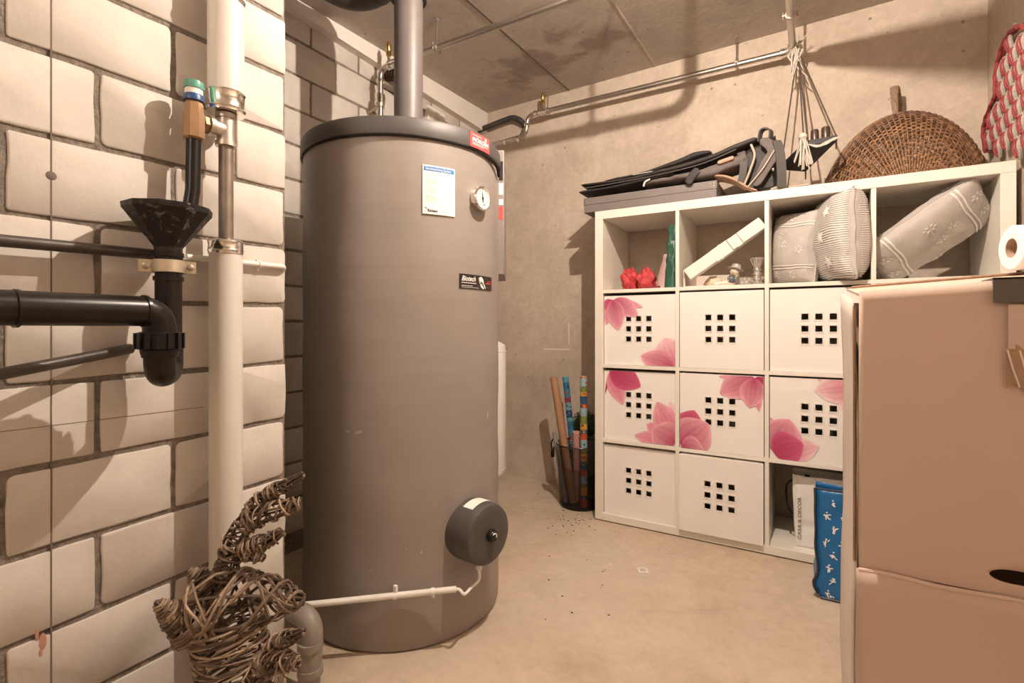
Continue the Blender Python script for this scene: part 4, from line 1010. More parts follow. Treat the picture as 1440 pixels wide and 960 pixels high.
for k in range(14):
    a = TP+V((0, 0, .01)); d = V((ra.uniform(-1, 1), ra.uniform(-1, .3), ra.uniform(-.3, 1.2))).normalized()
    b.tube(bez([a, a+d*.03, a+d*ra.uniform(.04, .07)+V((0, 0, -.01))], 4), .0015, 5)
b.build('fabric_tails', M['white_rope'], ht)
b = MB(); kn_ = V((ony(1129, 192, .03).x, .03, ony(1129, 192, .03).z)); b.ball(kn_, .016, 14, sx=(1, 1, .8))
for k in range(26):
    a = kn_+V((ra.uniform(-.01, .01), ra.uniform(-.01, .01), -.004)); sp = V((ra.uniform(-.035, .04), ra.uniform(-.02, .02), 0)); ln = ra.uniform(.07, .13)
    b.tube(bez([a, a+V((sp.x*.4, sp.y*.5, -ln*.4)), a+V((sp.x, sp.y, -ln))], 4), .0022, 5)
for k in range(8):
    a = kn_+V((.02, -.002, -.035)); b.tube(bez([a, a+V((.03, 0, -.012+ra.uniform(-.005, .005))), a+V((.06, 0, -.004+ra.uniform(-.008, .008))), a+V((.085+ra.uniform(0, .02), 0, .01))], 4), .002, 5)
tag(b.build('tassel', M['white_rope'], ht), 'white cord tassel')
def on_tray(u, v): return (N1*(1-u)+N2*u)*(1-v)+(F2*(1-u)+F1*u)*v+V((0, .006, .0235))
nT = (N2-N1).cross(F2-N1).normalized()
for (u, v, r_, h, m_, nm, lb) in ((.80, .16, .0155, .058, 'jar', 'candle_jar', 'brown candle jar at the right corner of the hanging tray'), (.46, .18, .0145, .055, 'jar', 'candle_jar', 'brown candle jar in the middle of the hanging tray'), (.12, .22, .017, .05, 'cork', 'rope_jar', 'small rope wrapped jar on the hanging tray next to the tassel')):
    p = on_tray(u, v); b = MB(); b.lathe([(r_*.9, 0), (r_, .003), (r_, h), (r_*.86, h), (r_*.86, h-.012)], p, nT, 18)
    tag(b.build(nm, M[m_], loc=p), lb, 'candle jar', 'jars on the hanging tray')
b = MB(); b.box((.80, .03, ZT), (.93, .09, ZT+.008)); b.box((.84, .02, ZT+.008), (.88, .05, ZT+.012))
for k in range(10):
    a = V((.76+ra.uniform(0, .05), .02+ra.uniform(0, .05), ZT+.004)); b.tube(bez([a, a+V((ra.uniform(-.03, .03), -.01, .014)), a+V((ra.uniform(-.05, .05), ra.uniform(-.02, .02), .004))], 4), .003, 5, mi=1)
tag(b.build('wrapping_scrap', [M['carton'], M['white_rope']], loc=(.84, .05, ZT), smooth=0), 'flat card scrap with loose cord under the hanging tray', 'scrap')

# wicker basket
def wick(rn_, light=.5):
    k = rn_.random()*light+rn_.random()*(1-light)*.5
    a, c = (.07, .03, .018), (.47, .235, .11)
    return tuple(a[q]+(c[q]-a[q])*k for q in range(3))
BC = V((1.203, .335, ZT)); BA, BB, BD = .268, .318, .27
bk = thing('wicker_basket', BC, 'large brown wicker basket tipped over on the right end of the shelf top', 'basket')
rb = random.Random(21)
SINK = .13; BA2, BB2 = .284, .318+SINK
def bp_(phi, psi, off=0):
    d = V((math.cos(phi)*math.cos(psi), -math.sin(psi), math.sin(phi)*math.cos(psi)))
    return BC+V((d.x*(BA2+off), d.y*(BD+off), d.z*(BB2+off)+.004-SINK))
def phi0(psi): return math.asin(min(1, SINK/(BB2*max(math.cos(psi), 1e-3))))
b = MB(); NS = 46
for r_ in range(42):
    psi = R(2.5+r_*1.66); c = wick(rb, .85); a0 = phi0(psi)
    if a0 > 1.5: continue
    n = max(12, int(130*(PI-2*a0)/PI)); pts = []
    for i in range(n+1):
        ph = a0+(PI-2*a0)*i/n
        wv = math.sin(ph/PI*NS*PI+(PI if r_ % 2 else 0))*.004
        pts.append(bp_(ph, psi+rb.uniform(-.004, .004), wv))
    # a weft row is several rods long, each of its own shade
    st = 0
    while st < n:
        ln = min(rb.randint(14, 40), n-st); ln = ln if n-st-ln > 6 else n-st
        b.tube(pts[st:st+ln+1], .0035, 5, col=wick(rb, .85)); st += ln
b.build('woven_body', M['wicker'], bk)
b = MB()
for s_ in range(NS+1):
    ph = PI*s_/NS; mx = SINK/(BB2*max(math.sin(ph), 1e-3))
    if mx >= .98: continue
    pm = math.acos(mx); b.tube([bp_(ph, pm*q/16, .002) for q in range(17)], .0026, 5, col=(.33, .185, .09))
b.build('stakes', M['wicker'], bk)
b = MB()
for k in range(4):
    A0 = phi0(0)
    pts = [bp_(A0+(PI-2*A0)*i/120, R(-1), .004)+V((0, math.cos(i*.42+k*PI/2)*.005, 0))+(bp_(A0+(PI-2*A0)*i/120, 0, 1)-bp_(A0+(PI-2*A0)*i/120, 0, 0))*(math.sin(i*.42+k*PI/2)*.005) for i in range(121)]
    b.tube(pts, .0042, 6, col=(.33, .21, .125))
b.build('rim', M['wicker'], bk)
b = MB(); top = bp_(PI/2+.02, 0, 0)
for k in range(5):
    pts = []
    for i in range(41):
        g = PI*i/40; w_ = V((math.cos(g)*.012-.012*math.sin(g), math.cos(g)*.034-.012, math.sin(g)*.135-.02)); fr_ = i*.5+k*2*PI/5
        pts.append(top+w_+V((math.cos(fr_)*.007*math.sin(g)+math.cos(fr_)*.004, math.sin(fr_)*.009, 0)))
    b.tube(pts, .0055, 6, col=(.36, .25, .16))
for k in range(6):
    a = top+V((-.03+.012*k, -.004, -.01)); b.tube(bez([a, a+V((.008, -.014, -.012)), a+V((.014, -.02, -.045))], 5), .004, 6, col=wick(rb, 1.0))
b.build('handle', M['wicker'], bk)

# rope net on the right wall
XNT = XW-.022
nt_ = thing('rope_net', (XW, -.1, 1.88), 'red and white knotted rope net hanging on the right wall behind the basket', 'rope net')
def onR(px, py): return onx(px, py, XNT)
b = MB(); outl = [(1389, 214), (1385, 188), (1388, 168), (1397, 146), (1402, 132), (1403, 105), (1408, 78), (1416, 56), (1428, 40), (1440, 37), (1456, 44), (1475, 60), (1497, 95), (1520, 140), (1530, 190), (1520, 240)]
op = bez([onR(*q) for q in outl], 10)
for k in (0, 1): b.tube([p+V((.012*k-.006, .0, 0))+V((0, math.sin(i*.9+k*PI)*.003, math.cos(i*.9+k*PI)*.003)) for i, p in enumerate(op)], .0065, 8)
b.build('border_cord', M['red_rope'], nt_)
def inside(y, z):
    c = False; n = len(op)
    for i in range(n):
        a, d = op[i], op[i-1]
        if (a.z > z) != (d.z > z) and y < (d.y-a.y)*(z-a.z)/(d.z-a.z)+a.y: c = not c
    return c
b1 = MB(); b2 = MB(); rw, cw = .088, .082
for r_ in range(-2, 9):
    for c_ in range(-8, 16):
        y = .30-c_*cw-(cw/2 if r_ % 2 else 0); z = 1.50+r_*rw*.72
        if not (inside(y, z+.022) and inside(y, z-.012)): continue
        for s_ in (-1, 1):
            pts = bez([V((XNT+.004, y, z-.032)), V((XNT, y+s_*.014, z-.014)), V((XNT-.004, y+s_*.017, z+.006)), V((XNT+.002, y+s_*.006, z+.030)), V((XNT+.004, y+s_*cw*.42, z+.046))], 5)
            b1.tube(pts, .0062, 7)
        b2.tube(bez([V((XNT-.004, y+.012, z+.034)), V((XNT-.009, y+.016, z+.014)), V((XNT-.009, y+.012, z-.008)), V((XNT-.005, y-.004, z-.030))], 5), .0040, 7)
        b2.tube(bez([V((XNT-.004, y-.006, z+.03)), V((XNT-.008, y-.004, z+.008)), V((XNT-.005, y-.010, z-.02))], 5), .003, 6)
b1.build('white_cord', M['net_white'], nt_); b2.build('red_cord', M['red_rope'], nt_)

# ------------------------------------------------------------------ bin with paper rolls
BN = V((-.142, .150, 0)); bin_h = .318
wb = thing('waste_bin', BN, 'smoky see-through bin holding paper rolls, left of the shelf', 'bin')
b = MB(); b.lathe([(.098, 0), (.104, .012), (.122, bin_h), (.1195, bin_h), (.1015, .014), (.097, .008)], BN, n=48); b.build('bin_wall', M['smoky'], wb)
b = MB(); b.tube([BN+V((math.cos(2*PI*i/48)*.121, math.sin(2*PI*i/48)*.121, bin_h)) for i in range(48)], .0032, 8, closed=True); b.build('bin_rim', M['black_plastic'], wb)
b = MB(); b.lathe([(.0975, .001), (.103, .004), (.104, .012)], BN, n=48); b.build('bin_base', M['black_plastic'], wb)
b = MB(); a = BN+V((-.121, -.03, bin_h-.005)); b.tube(bez([a+V((.01, 0, .01)), a+V((-.012, -.01, .02)), a+V((-.022, -.012, -.01)), a+V((-.012, -.012, -.05)), a+V((-.008, -.01, -.02))], 6), .004, 6); b.box(tuple(a+V((-.022, -.018, -.075))), tuple(a+V((-.006, -.008, -.04)))); b.build('cord_tie', M['black_plastic'], wb)
def roll(name, label, top, bot, r, m, cols=None, seed=0, ends='paper', tub=True):
    top, bot = V(top), V(bot); d = (top-bot); L = d.length; d.normalize()
    t = thing(name, bot, label, 'paper roll', 'wrapping paper rolls in the bin'); rr = random.Random(seed)
    b = MB()
    if cols:
        z = 0; k = 0; n = 20
        a0 = d.orthogonal().normalized(); b0 = d.cross(a0)
        while z < L:
            h = min(rr.choice((.02, .03, .04)), L-z); c = cols[k % len(cols)]; k += 1
            b.tube([bot+d*z, bot+d*(z+h)], r, n, cap=False, col=c)
            for q in range(7):
                g = rr.uniform(0, 2*PI); zz = z+rr.uniform(.2, .8)*h; c2 = rr.choice(cols); e = a0*math.cos(g)+b0*math.sin(g); f = d.cross(e); s_ = rr.uniform(.003, .007)
                pc = bot+d*zz+e*(r+.0006); pts = [pc+(f*math.cos(w*PI/3)+d*math.sin(w*PI/3))*s_ for w in range(6)]; b.add(pts, [tuple(range(6))], None, c2)
            z += h
        b.tube([bot, bot+d*.001], r, n, col=cols[0]); b.lathe([(r, 0), (r*.6, 0), (r*.6, -.02)], top, d, n, col=(.75, .66, .58), cap=(False, True))
        b.build('paper', M['vcol'], t)
    else:
        b.tube([bot, top], r, 20, cap=False); b.lathe([(r, 0), (r*.62, 0), (r*.62, -.03)], top, d, 20, cap=(False, True)); b.lathe([(r, 0)], bot, d, 20, cap=(False, True)); b.build('paper', m, t)
    return t
def at(px, py, y): return ony(px, py, y)
k0 = at(778.5, 530, .15); roll('paper_roll', 'brown kraft paper roll leaning left in the bin', k0, (-.17, .13, .012), .0205, M['kraft'])
BL = [lin(40, 110, 150), lin(90, 160, 180), lin(30, 70, 110), lin(120, 170, 170), lin(170, 60, 70), lin(60, 130, 160)]
k0 = at(795, 529, .24); roll('paper_roll', 'turquoise patterned paper roll standing behind the kraft roll', k0, (-.19, .235, .012), .0165, None, BL, 3)
CL = [lin(200, 80, 50), lin(40, 85, 125), lin(220, 160, 60), lin(120, 130, 60), lin(150, 180, 190)]
k0 = at(820.5, 529, .10); roll('paper_roll', 'tall multicoloured patterned paper roll nearest the shelf', k0, (k0.x+.002, .105, .012), .0175, None, CL, 5)
PK = [lin(215, 165, 150), lin(225, 175, 160)]
k0 = at(810.5, 607, .12); t = roll('paper_roll', 'short pink dotted paper roll in the middle of the bin', k0, (-.165, .17, .012), .0195, mat('pink paper', lin(218, 165, 150), .6))
b = MB(); k1 = V((-.165, .17, .012)); d = (k0-k1); L = d.length; d.normalize(); a0 = d.orthogonal().normalized(); b0 = d.cross(a0)
for i in range(24):
    for j in range(8):
        g = 2*PI*(j+.5*(i % 2))/8; e = a0*math.cos(g)+b0*math.sin(g); f = d.cross(e); pc = k1+d*(L*(i+.5)/24)+e*.0201
        b.add([pc+(f*math.cos(w*PI/4)+d*math.sin(w*PI/4))*.0024 for w in range(8)], [tuple(range(8))])
b.build('dots', mat('dark red dots', lin(110, 40, 50), .6), t, smooth=0)
k0 = at(779.5, 608, .10); roll('paper_roll', 'short grey white-ended roll at the left rim of the bin', k0, (-.205, .11, .014), .012, mat('grey paper', (.30, .27, .25), .6))
# topiary
tc = V((-.185, .318, .375)); tp = thing('topiary_ball', (tc.x, tc.y, 0), 'round dark green boxwood ball behind the paper rolls', 'plant')
b = MB(); b.lathe([(.035, 0), (.05, .09), (.047, .09), (.045, .085), (.01, .085)], (tc.x, tc.y+.015, 0), n=24); b.build('pot', M['black_plastic'], tp)
b = MB(); b.tube([(tc.x, tc.y+.015, .08), tuple(tc)], .007, 8); b.build('stem', M['soil'], tp)
b = MB(); rt = random.Random(6); tr = .084
lump(b, tc, (tr*.8,)*3, 20, .1)
for k in range(1500):
    d = V((rt.gauss(0, 1), rt.gauss(0, 1), rt.gauss(0, 1))).normalized(); p = tc+d*tr*rt.uniform(.8, 1.0); a = d.orthogonal().normalized(); a.rotate(Matrix.Rotation(rt.uniform(0, 6.3), 3, d)); e = d.cross(a); l = rt.uniform(.006, .011)
    tip = p+(a*.7+d*.6).normalized()*l; b.add([p, p+a*l*.5+e*l*.32+d*l*.25, tip, p+a*l*.5-e*l*.32+d*l*.25], [(0, 1, 2, 3)])
b.build('foliage', M['leaf'], tp, smooth=0)
b = MB()
for k in range(60):
    pc = onz(rt.gauss(805, 16), rt.gauss(731, 9), .001) if k < 44 else onz(rt.uniform(700, 860), rt.uniform(690, 880), .001)
    if pc.x > -.01 and pc.y > -.02: continue
    if (pc.x-BN.x)**2+(pc.y-BN.y)**2 < .108**2 or (pc.x-TC.x)**2+(pc.y-TC.y)**2 < .34**2: continue
    b.ball((pc.x, pc.y, .0015), rt.uniform(.002, .0045), 6, sx=(1, .7, .4))
tag(b.build('leaf_crumbs', M['soil']), 'scattered dark dry leaf crumbs on the floor in front of the bin', 'crumbs', kind='stuff')
# litter on the floor
c = onz(904, 802, .001); b = MB(); rot = Matrix.Translation(c) @ Matrix.Rotation(.5, 4, 'Z')
for lo, hi in (((-.018, -.018), (.018, -.011)), ((-.018, .011), (.018, .018)), ((-.018, -.011), (-.011, .011)), ((.011, -.011), (.018, .011))): b.box((lo[0], lo[1], -.001), (hi[0], hi[1], .002), mtx=rot)
tag(b.build('eyelet_frame', M['white_plastic'], loc=c, smooth=0), 'small white square plastic eyelet lying on the floor', 'litter')
for (px, py, r_, lb) in ((858, 794, .005, 'tiny white paper crumb on the floor beside the square eyelet'), (838, 797, .0035, 'smallest white crumb on the floor, left of the other crumb')):
    c = onz(px, py, 0); b = MB(); lump(b, (c.x, c.y, r_*.3), (r_, r_*.8, r_*.4), 10, .3, flat=0); tag(b.build('paper_crumb', M['paper'], loc=c), lb, 'litter')

# ------------------------------------------------------------------ bags at the lower right of the shelf
pb = thing('paper_bag', (.93, .15, T), 'white paper carrier bag with black handle in the bottom compartment', 'bag')
b = MB(); x0, x1, y0, y1, z0, z1 = .835, 1.045, .055, .17, T+.001, T+.285
def PB(u, v):
    c4 = [(x0, y0), (x1, y0), (x1, y1), (x0, y1)]; k = int(u*4) % 4; f = u*4-int(u*4); a, d = c4[k], c4[(k+1) % 4]
    p = V((a[0]+(d[0]-a[0])*f, a[1]+(d[1]-a[1])*f, z0+(z1-z0)*v)); cr = .012*math.exp(-((v-.3)/.06)**2)*math.sin(f*PI)
    p.y += cr*(1 if k == 0 else 0); p.x -= .012*v*(1 if a[0] == x0 and d[0] == x0 else 0)
    return soft(p, .004, 14)
b.grid(PB, 48, 24); b.add([PB(i/48, 0) for i in range(48)], [tuple(range(48))])
bb = b.build('bag_body', M['paper'], pb, smooth=35); so_ = bb.modifiers.new('thick', 'SOLIDIFY'); so_.thickness = .0012
b = MB(); b.tube(bez([(x0-.010, .10, z1-.03), (x0-.034, .10, z1-.06), (x0-.03, .10, z1-.14), (x0-.012, .10, z1-.17)], 8), .004, 8); b.build('handle', M['black_plastic'], pb)
vs, fs = text_geo('CASA & DECOR', .02)
b = MB(); wx = max(v.x for v in vs); b.add([V((x0+.020-v.y*.9, y0-.0065, z0+.03+v.x*.17/wx)) for v in vs], fs); b.build('lettering', M['black_ink'], pb, smooth=0)
b = MB(); b.box((x0+.03, y1-.006, z1-.035), (x0+.048, y1-.003, z1-.02)); b.build('handle_tab', M['black_ink'], pb, smooth=0)

bl = thing('blue_bag', (1.06, -.2, 0), 'blue plastic shopping bag with white skier print on the floor before the shelf', 'bag')
b = MB(); q = [ony(1150, 808, -.25), ony(1158, 681, -.20)]
xa = onz(1164, 842, 0).x
def BLp(u, v):
    x0_, x1_, y0_, y1_ = .905-.0*v, 1.20, -.27, -.09
    c4 = [(x0_, y0_), (x1_, y0_), (x1_, y1_), (x0_, y1_)]; k = int(u*4) % 4; f = u*4-int(u*4); a, d = c4[k], c4[(k+1) % 4]
    p = V((a[0]+(d[0]-a[0])*f, a[1]+(d[1]-a[1])*f, .36*v))
    pinch = 1-.55*v; p.y = -.18+(p.y+.18)*pinch
    p.x += (-.018*math.exp(-((v-.13)/.08)**2) if k == 3 or (k == 0 and f < .25) else 0)+.015*(1-v)**3*(1 if p.x < 1 else 0)
    return soft(p, .006*min(1, v*5), 11)
b.grid(BLp, 48, 24); b.add([BLp(i/48, 0) for i in range(48)], [tuple(range(48))])
bb = b.build('bag_body', M['blue_bag'], bl, smooth=50); so_ = bb.modifiers.new('thick', 'SOLIDIFY'); so_.thickness = .0015
b = MB()
for (u0_, lo) in ((.0, -.02),):
    b.tube([BLp(.0, v/20)+V((-.002, -.002, 0)) for v in range(1, 21)], .0045, 6); b.tube([BLp(u/60, 1) for u in range(0, 16)], .003, 6); b.tube([BLp(u/60, .012) for u in range(0, 16)], .005, 6)
b.build('edge_trim', M['navy'], bl)
b = MB(); rk = random.Random(5)
for j in range(8):
    for i in range(6):
        u = .025+.04*i+(.016 if j % 2 else 0); v = .06+.115*j
        if u > .245 or v > .95: continue
        b = MB()
        for k in range(6):
            a0, ln = rk.uniform(0, 2*PI), rk.uniform(.007, .014); o_ = (rk.uniform(-.004, .004), rk.uniform(-.004, .004)); w_ = .0017
            P = lambda dx, dz: BLp(min(max(u+(dx)/.30*.25, .001), .249), min(v+dz/.36, .99))+V((0, -.0025, 0))
            d = (math.cos(a0), math.sin(a0)); e = (-d[1]*w_, d[0]*w_)
            b.add([P(o_[0]-e[0], o_[1]-e[1]), P(o_[0]+d[0]*ln-e[0], o_[1]+d[1]*ln-e[1]), P(o_[0]+d[0]*ln+e[0], o_[1]+d[1]*ln+e[1]), P(o_[0]+e[0], o_[1]+e[1])], [(0, 1, 2, 3)])
        pc = BLp(u, v)+V((0, -.003, .012)); b.add([pc+V((math.cos(w*PI/3)*.003, 0, math.sin(w*PI/3)*.003)) for w in range(6)], [tuple(range(6))])
        tag(b.build('skier_print', M['white_ink'], bl, smooth=0), 'white skier figure')

# ------------------------------------------------------------------ big carton at the right
KX0, KX1, KY0, KY1 = .958, 1.475, -1.186, -.775
zc_ = .492
kb = thing('cardboard_box', ((KX0+KX1)/2, (KY0+KY1)/2, 0), 'tall pale cardboard carton standing at the right edge in front of the shelf', 'carton')
b = MB()
def kz(x, y): return .985+.03*(x-KX0)/.5+.035*(y-KY0)/(KY1-KY0)
# left side, back, right, bottom; front upper flap is separate
def wall_(b, f, nu, nv, mi=0): b.grid(f, nu, nv, mi)
wall_(b, lambda u, v: soft(V((KX0-.004*math.sin(v*7), KY1+(KY0+.012-KY1)*u, v*kz(KX0, KY1+(KY0-KY1)*u)*.985)), .003, 7), 10, 24, 1)
b.box((KX0+.002, KY1-.006, 0), (KX1, KY1, .98), 0); b.box((KX1-.006, KY0+.02, 0), (KX1, KY1, .98), 0)
b.box((KX0+.004, KY0+.012, 0), (KX1, KY1, .006), 0)
hx, hz = onx(1432, 817, 0).x, 0
bb = b.build('carton_body', [M['carton'], M['carton_light']], kb, smooth=50)
s2 = bb.modifiers.new('thick', 'SOLIDIFY'); s2.thickness = .005; s2.offset = -1
# lower front panel with hand hole
hc = ony(1434, 817, KY0); HW, HH = .034, .0115
b = MB(); ztop = zc_
hole = [(hc.x+(HW*math.copysign(abs(math.cos(g))**.8, math.cos(g))), hc.z+.001+HH*math.sin(g)) for g in [2*PI*i/64 for i in range(64)]]
def front(b, ring_z0, ring_z1, x0, x1, y0f, th, hole=None, mi=0, kz_=False):
    def f(x, z):
        z2 = zc_+(z-zc_)*(kz(x, KY0)-zc_)/(.985-zc_) if kz_ and z > zc_ else z
        return soft(V((x, y0f(x, z2), z2)), .0018, 6)
    if not hole:
        b.grid(lambda u, v: f(x0+(x1-x0)*u, ring_z0+(ring_z1-ring_z0)*v), 16, 20, mi)
    else:
        n = len(hole); out = []
        cx_ = sum(p[0] for p in hole)/n; cz__ = sum(p[1] for p in hole)/n
        for (x, z) in hole:
            dx, dz = x-cx_, z-cz__; t = min(((x1-cx_)/dx if dx > 1e-6 else 1e9), ((x0-cx_)/dx if dx < -1e-6 else 1e9), ((ring_z1-cz__)/dz if dz > 1e-6 else 1e9), ((ring_z0-cz__)/dz if dz < -1e-6 else 1e9)); out.append((cx_+dx*t, cz__+dz*t))
        # snap nearest to the corners
        for cxn in (x0, x1):
            for czn in (ring_z0, ring_z1):
                k = min(range(n), key=lambda i: (out[i][0]-cxn)**2+(out[i][1]-czn)**2); out[k] = (cxn, czn)
        st = 26; vs = []
        for q in range(st+1):
            for i in range(n): vs.append(f(hole[i][0]+(out[i][0]-hole[i][0])*q/st, hole[i][1]+(out[i][1]-hole[i][1])*q/st))
        b.add(vs, [(q*n+i, q*n+(i+1) % n, (q+1)*n+(i+1) % n, (q+1)*n+i) for q in range(st) for i in range(n)], mi)
yl = lambda x, z: KY0-.012*max(0, (z-.42)/.08)*(1 if z > .42 else 0)+.006
front(b, 0.0, zc_, KX0+.004, KX1, lambda x, z: KY0+.004+.003*math.sin(z*9), .005, None)
lower = b
hb = MB()
# upper front panel: bulges slightly, with the hand hole just above the crease
def yu(x, z):
    v = (z-zc_)/.5
    return KY0-.006*math.sin(PI*min(max(v, 0), 1))+.004
front(hb, zc_, .985, KX0+.0085, KX1, yu, .005, hole, kz_=True)
lf = lower.build('lower_front', M['carton'], kb, smooth=50); s2 = lf.modifiers.new('thick', 'SOLIDIFY'); s2.thickness = .005; s2.offset = 1
uf = hb.build('front_flap', M['carton'], kb, smooth=50); s2 = uf.modifiers.new('thick', 'SOLIDIFY'); s2.thickness = .005; s2.offset = 1
b = MB(); b.tube([V((KX0+.008+(KX1-KX0)*i/20, KY0-.0005, zc_-.002+.002*math.sin(i))) for i in range(21)], .004, 8); b.build('crease', M['carton'], kb)
# top flaps, the rear one rising
b = MB(); b.grid(lambda u, v: V((KX0+.01+(KX1-KX0-.01)*u, KY0+.008+(KY1-KY0)*v, kz(KX0+.5*u, KY0+(KY1-KY0)*v)-.004)), 6, 8)
tf = b.build('top_flap', M['carton'], kb, smooth=0); s2 = tf.modifiers.new('thick', 'SOLIDIFY'); s2.thickness = .005
b = MB(); n = 10
p0 = [V((KX0+.02+(KX1-KX0-.02)*i/n, KY1+.002, kz(KX0+.5*i/n, KY1)-.002)) for i in range(n+1)]
b.tube(p0, .004, 6); b.build('raw_edge', M['flute'], kb)
b = MB(); b.tube([V((KX0+.003, KY0+.011+.0012*math.sin(i*1.3), .50+.46*i/20)) for i in range(21)], .0026, 6); b.build('raw_edge', M['flute'], kb)
# tapes
b = MB(); q0, q1 = ony(1396, 391, KY0-.006), ony(1396, 418, KY0-.006)
x0, x1 = q0.x, q0.x+.17
b.box((x0, KY0-.0085, kz(x0, KY0)-.036), (x1, KY0-.006, kz(x0, KY0)+.003)); b.box((x0, KY0-.0085, kz(x0, KY0)+.001), (x1, KY0+.06, kz(x0, KY0)+.004)); tag(b.build('grey_tape', M['tape_grey'], kb, smooth=0), 'dark grey duct tape')
b = MB(); q0, q1 = ony(1416, 428, KY0-.008), ony(1410, 547, KY0-.008)
zt_, zm_, zb_ = q0.z, ony(1413, 490, KY0).z, q1.z
b.grid(lambda u, v: V((q1.x+.004+(.055)*u, KY0-.0068+.0015*math.sin(u*12), zb_+.008*math.sin(u*9)+(zm_-zb_)*v)), 12, 4, 0)
b.grid(lambda u, v: V((q0.x+.002+(.055)*u, KY0-.0066+.0008*math.sin(u*9), zm_+(zt_-zm_)*v)), 8, 4, 1)
for k in (0, 1, 2):
    p = V((q1.x+.006+.014*k, KY0-.0068, zm_-.002)); b.tube([p, p+V((.006, -.001, -.03)), p+V((.014, 0, -.058))], .0016, 5, mi=2)
tag(b.build('brown_tape', [M['tape_brown'], M['carton'], M['carton_light']], kb, smooth=50), 'brown parcel tape')
# toilet roll on the carton
r0 = .047; axd = V((-.975, -.22, 0)).normalized(); tr_ = ont(1422, 356, 1.06)-axd*.05; zbase = kz(tr_.x, tr_.y)+.003+r0
tl = thing('toilet_roll', (tr_.x, tr_.y, zbase-r0), 'white toilet roll lying on top of the tall carton', 'toilet roll')
c0 = V((tr_.x, tr_.y, zbase)); b = MB(); b.lathe([(.0205, -.05), (r0-.003, -.05), (r0, -.047), (r0, .047), (r0-.003, .05), (.0205, .05)], c0, axd, 40, cap=(False, False))
b.build('tissue', M['tissue'], tl)
b = MB(); b.lathe([(.0205, -.05), (.0205, .05), (.019, .05), (.019, -.05), (.0205, -.05)], c0, axd, 32, cap=(False, False)); b.build('core', M['cardtube'], tl)

# ------------------------------------------------------------------ wicker deer
def twigs(b, path, rad, count, rn_, tr=.0024, turns=(.6, 1.6), span=(.18, .45), light=.5, wrap=1.0):
    """random twigs wound round a tapering limb"""
    P = bez(path, 10); k = len(P); n_ = len(path)-1
    RR = [rad[min(int(i/10), n_-1)]+(rad[min(int(i/10)+1, n_)]-rad[min(int(i/10), n_-1)])*((i % 10)/10 if i < k-1 else 1) for i in range(k)]
    fr = []; a = None
    for i in range(k):
        t = (P[min(i+1, k-1)]-P[max(i-1, 0)]).normalized()
        a = t.orthogonal().normalized() if a is None else (a-t*a.dot(t)).normalized()
        fr.append((a, t.cross(a)))
    def S(s_, g, off):
        f = min(max(s_, 0), 1)*(k-1); i = min(int(f), k-2); w = f-i
        c = P[i].lerp(P[i+1], w); r_ = RR[i]+(RR[i+1]-RR[i])*w; A = fr[i][0].lerp(fr[i+1][0], w); B_ = fr[i][1].lerp(fr[i+1][1], w)
        return c+(A*math.cos(g)+B_*math.sin(g))*max(r_+off, .001)
    for q in range(count):
        s0 = rn_.uniform(-.05, .95); ds = rn_.uniform(*span)*rn_.choice((1, -1))*wrap; g0 = rn_.uniform(0, 2*PI); dg = rn_.uniform(*turns)*2*PI*rn_.choice((1, -1)); o_ = rn_.uniform(-.004, .002); n = 16
        pts = [S(s0+ds*i/n, g0+dg*i/n, o_+.0012*math.sin(i*1.9+q)) for i in range(n+1)]
        kk = rn_.random(); a_, c_ = (.095, .055, .035), (.54, .40, .275); kk = kk**1.5*light*1.6
        b.tube(pts, tr*rn_.uniform(.75, 1.25), 5, col=tuple(a_[w]+(c_[w]-a_[w])*min(kk, 1) for w in range(3)))
    for q in range(6):
        g = q*PI/3; b.tube([S(i/12, g, -.003) for i in range(13)], tr*1.1, 5, col=(.10, .06, .04))
def px_(l): return [ont(a, c, t) for a, c, t in l]
def r_(l): return [v*.95/710 for v in l]
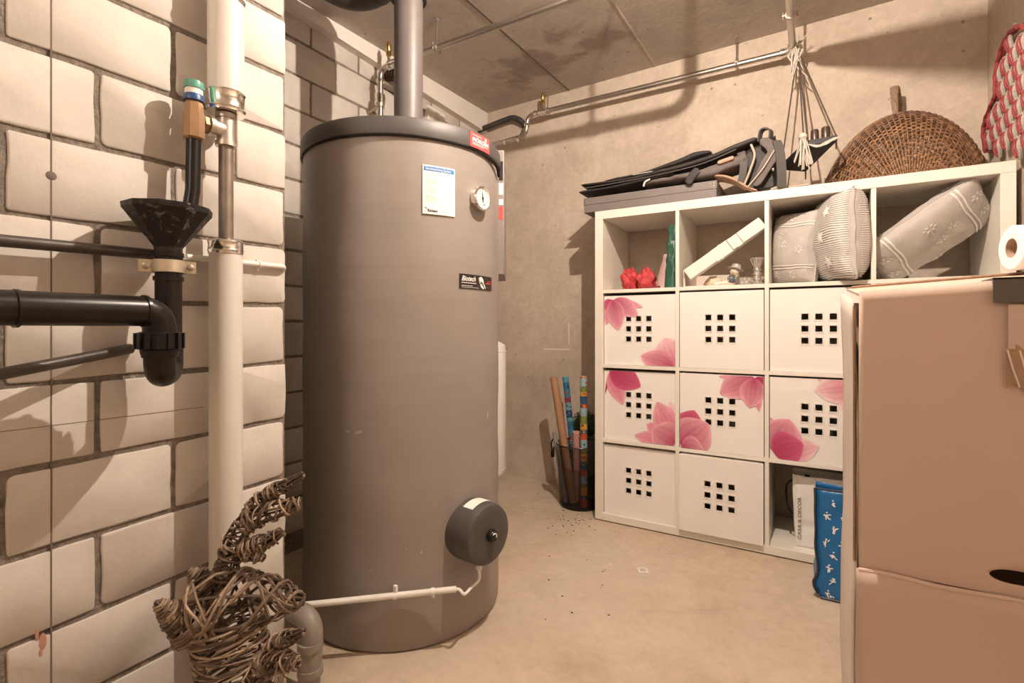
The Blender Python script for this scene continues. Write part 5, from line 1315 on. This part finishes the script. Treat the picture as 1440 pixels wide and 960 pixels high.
def make_deer(label, seed, with_second=False):
    rn_ = random.Random(seed)
    nk = ont(325, 955, .95)
    t = thing('wicker_deer', (nk.x, nk.y, 0), label, 'wicker deer', 'wicker deer figures')
    b = MB(); twigs(b, px_([(268, 852, .92), (300, 848, .93), (345, 845, .95), (390, 843, .975), (426, 842, 1.0)]), r_([30, 44, 42, 28, 7]), 52, rn_, .0026, span=(.25, .75), turns=(.3, .9)); b.build('head', M['wicker'], t, smooth=60)
    b = MB(); twigs(b, px_([(272, 882, .92), (247, 865, .90), (219, 846, .88)]), r_([28, 18, 3]), 32, rn_, turns=(1, 2), span=(.06, .2)); b.build('ear', M['wicker'], t, smooth=60)
    b = MB(); twigs(b, px_([(308, 832, .97), (285, 815, .96), (263, 801, .95)]), r_([21, 14, 3]), 26, rn_, turns=(1, 2), span=(.06, .2)); b.build('ear', M['wicker'], t, smooth=60)
    an = MB()
    for path, rad, n in (([(316, 812, .95), (324, 778, .955), (337, 745, .96), (362, 725, .965), (392, 716, .97), (422, 707, .975)], [15, 15, 15, 16, 13, 6], 46),
                         ([(347, 728, .97), (362, 706, .975), (390, 688, .98), (427, 666, .985)], [9, 11, 10, 5], 28),
                         ([(340, 772, .95), (358, 768, .95), (380, 758, .95), (397, 748, .95)], [11, 13, 10, 5], 20),
                         ([(345, 780, .94), (360, 782, .94), (372, 784, .94)], [9, 8, 5], 10)):
        twigs(an, px_(path), r_(rad), n, rn_, .0021, turns=(.5, 1.4), span=(.08, .3))
    an.build('antler', M['wicker'], t, smooth=60)
    b = MB(); twigs(b, px_([(318, 870, .95), (326, 910, .95), (334, 960, .95), (345, 1010, .95)]), r_([50, 47, 50, 62]), 62, rn_, span=(.08, .35), turns=(.6, 1.3)); b.build('neck', M['wicker'], t, smooth=60)
    by = ont(345, 1010, .95)
    return t, by, rn_
deer, by, rn_ = make_deer('wicker twig deer with antlers pointing right, in front of the white riser pipe', 31)
b = MB(); twigs(b, [by+V((0, .0, .02)), by+V((.01, -.07, -.03)), by+V((.012, -.16, -.035)), by+V((.0, -.23, -.02))], [.055, .075, .075, .045], 70, rn_, span=(.1, .4)); b.build('body', M['wicker'], deer, smooth=60)
for (dx, dy) in ((-.035, -.02), (.05, -.02), (-.035, -.2), (.045, -.2)):
    b = MB(); a = by+V((dx, dy, -.05)); twigs(b, [a, V((a.x, a.y, a.z*.5)), V((a.x, a.y, .004))], [.026, .018, .014], 30, rn_, turns=(1, 2), span=(.1, .3)); b.build('leg', M['wicker'], deer, smooth=60)
# a smaller deer, of which only the antler tips reach into view
d2 = deer.copy(); COL.objects.link(d2)
for ch in list(deer.children):
    c2 = ch.copy(); COL.objects.link(c2); c2.parent = d2
sc_ = .78; d2.scale = (sc_,)*3; an_ = -.65; d2.rotation_euler.z = an_
want = ont(350, 992, .75); src = ont(316, 812, .95)-V(deer.location)
d2.location = want-Matrix.Rotation(an_, 3, 'Z') @ (src*sc_); d2.location.z = 0
d2['label'] = 'smaller wicker deer with only its antlers in view, lower right of the larger one'

# ------------------------------------------------------------------ camera, world, view
cam = bpy.data.cameras.new('camera'); co = bpy.data.objects.new('camera', cam); COL.objects.link(co)
co.location = CAM; co.rotation_euler = (PI/2, 0, YAW)
cam.sensor_width = 36; cam.lens = 36*F/1440; cam.shift_y = (V0-480)/1440; cam.clip_start = .02
sc.camera = co
w = bpy.data.worlds.new('world'); sc.world = w; w.use_nodes = True
w.node_tree.nodes['Background'].inputs[0].default_value = (1, .88, .75, 1); w.node_tree.nodes['Background'].inputs[1].default_value = .05
vs = sc.view_settings; sc.display_settings.display_device = 'sRGB'
vs.view_transform = 'Standard'; vs.look = 'None'; vs.exposure = 0; vs.gamma = 1; vs.use_curve_mapping = False
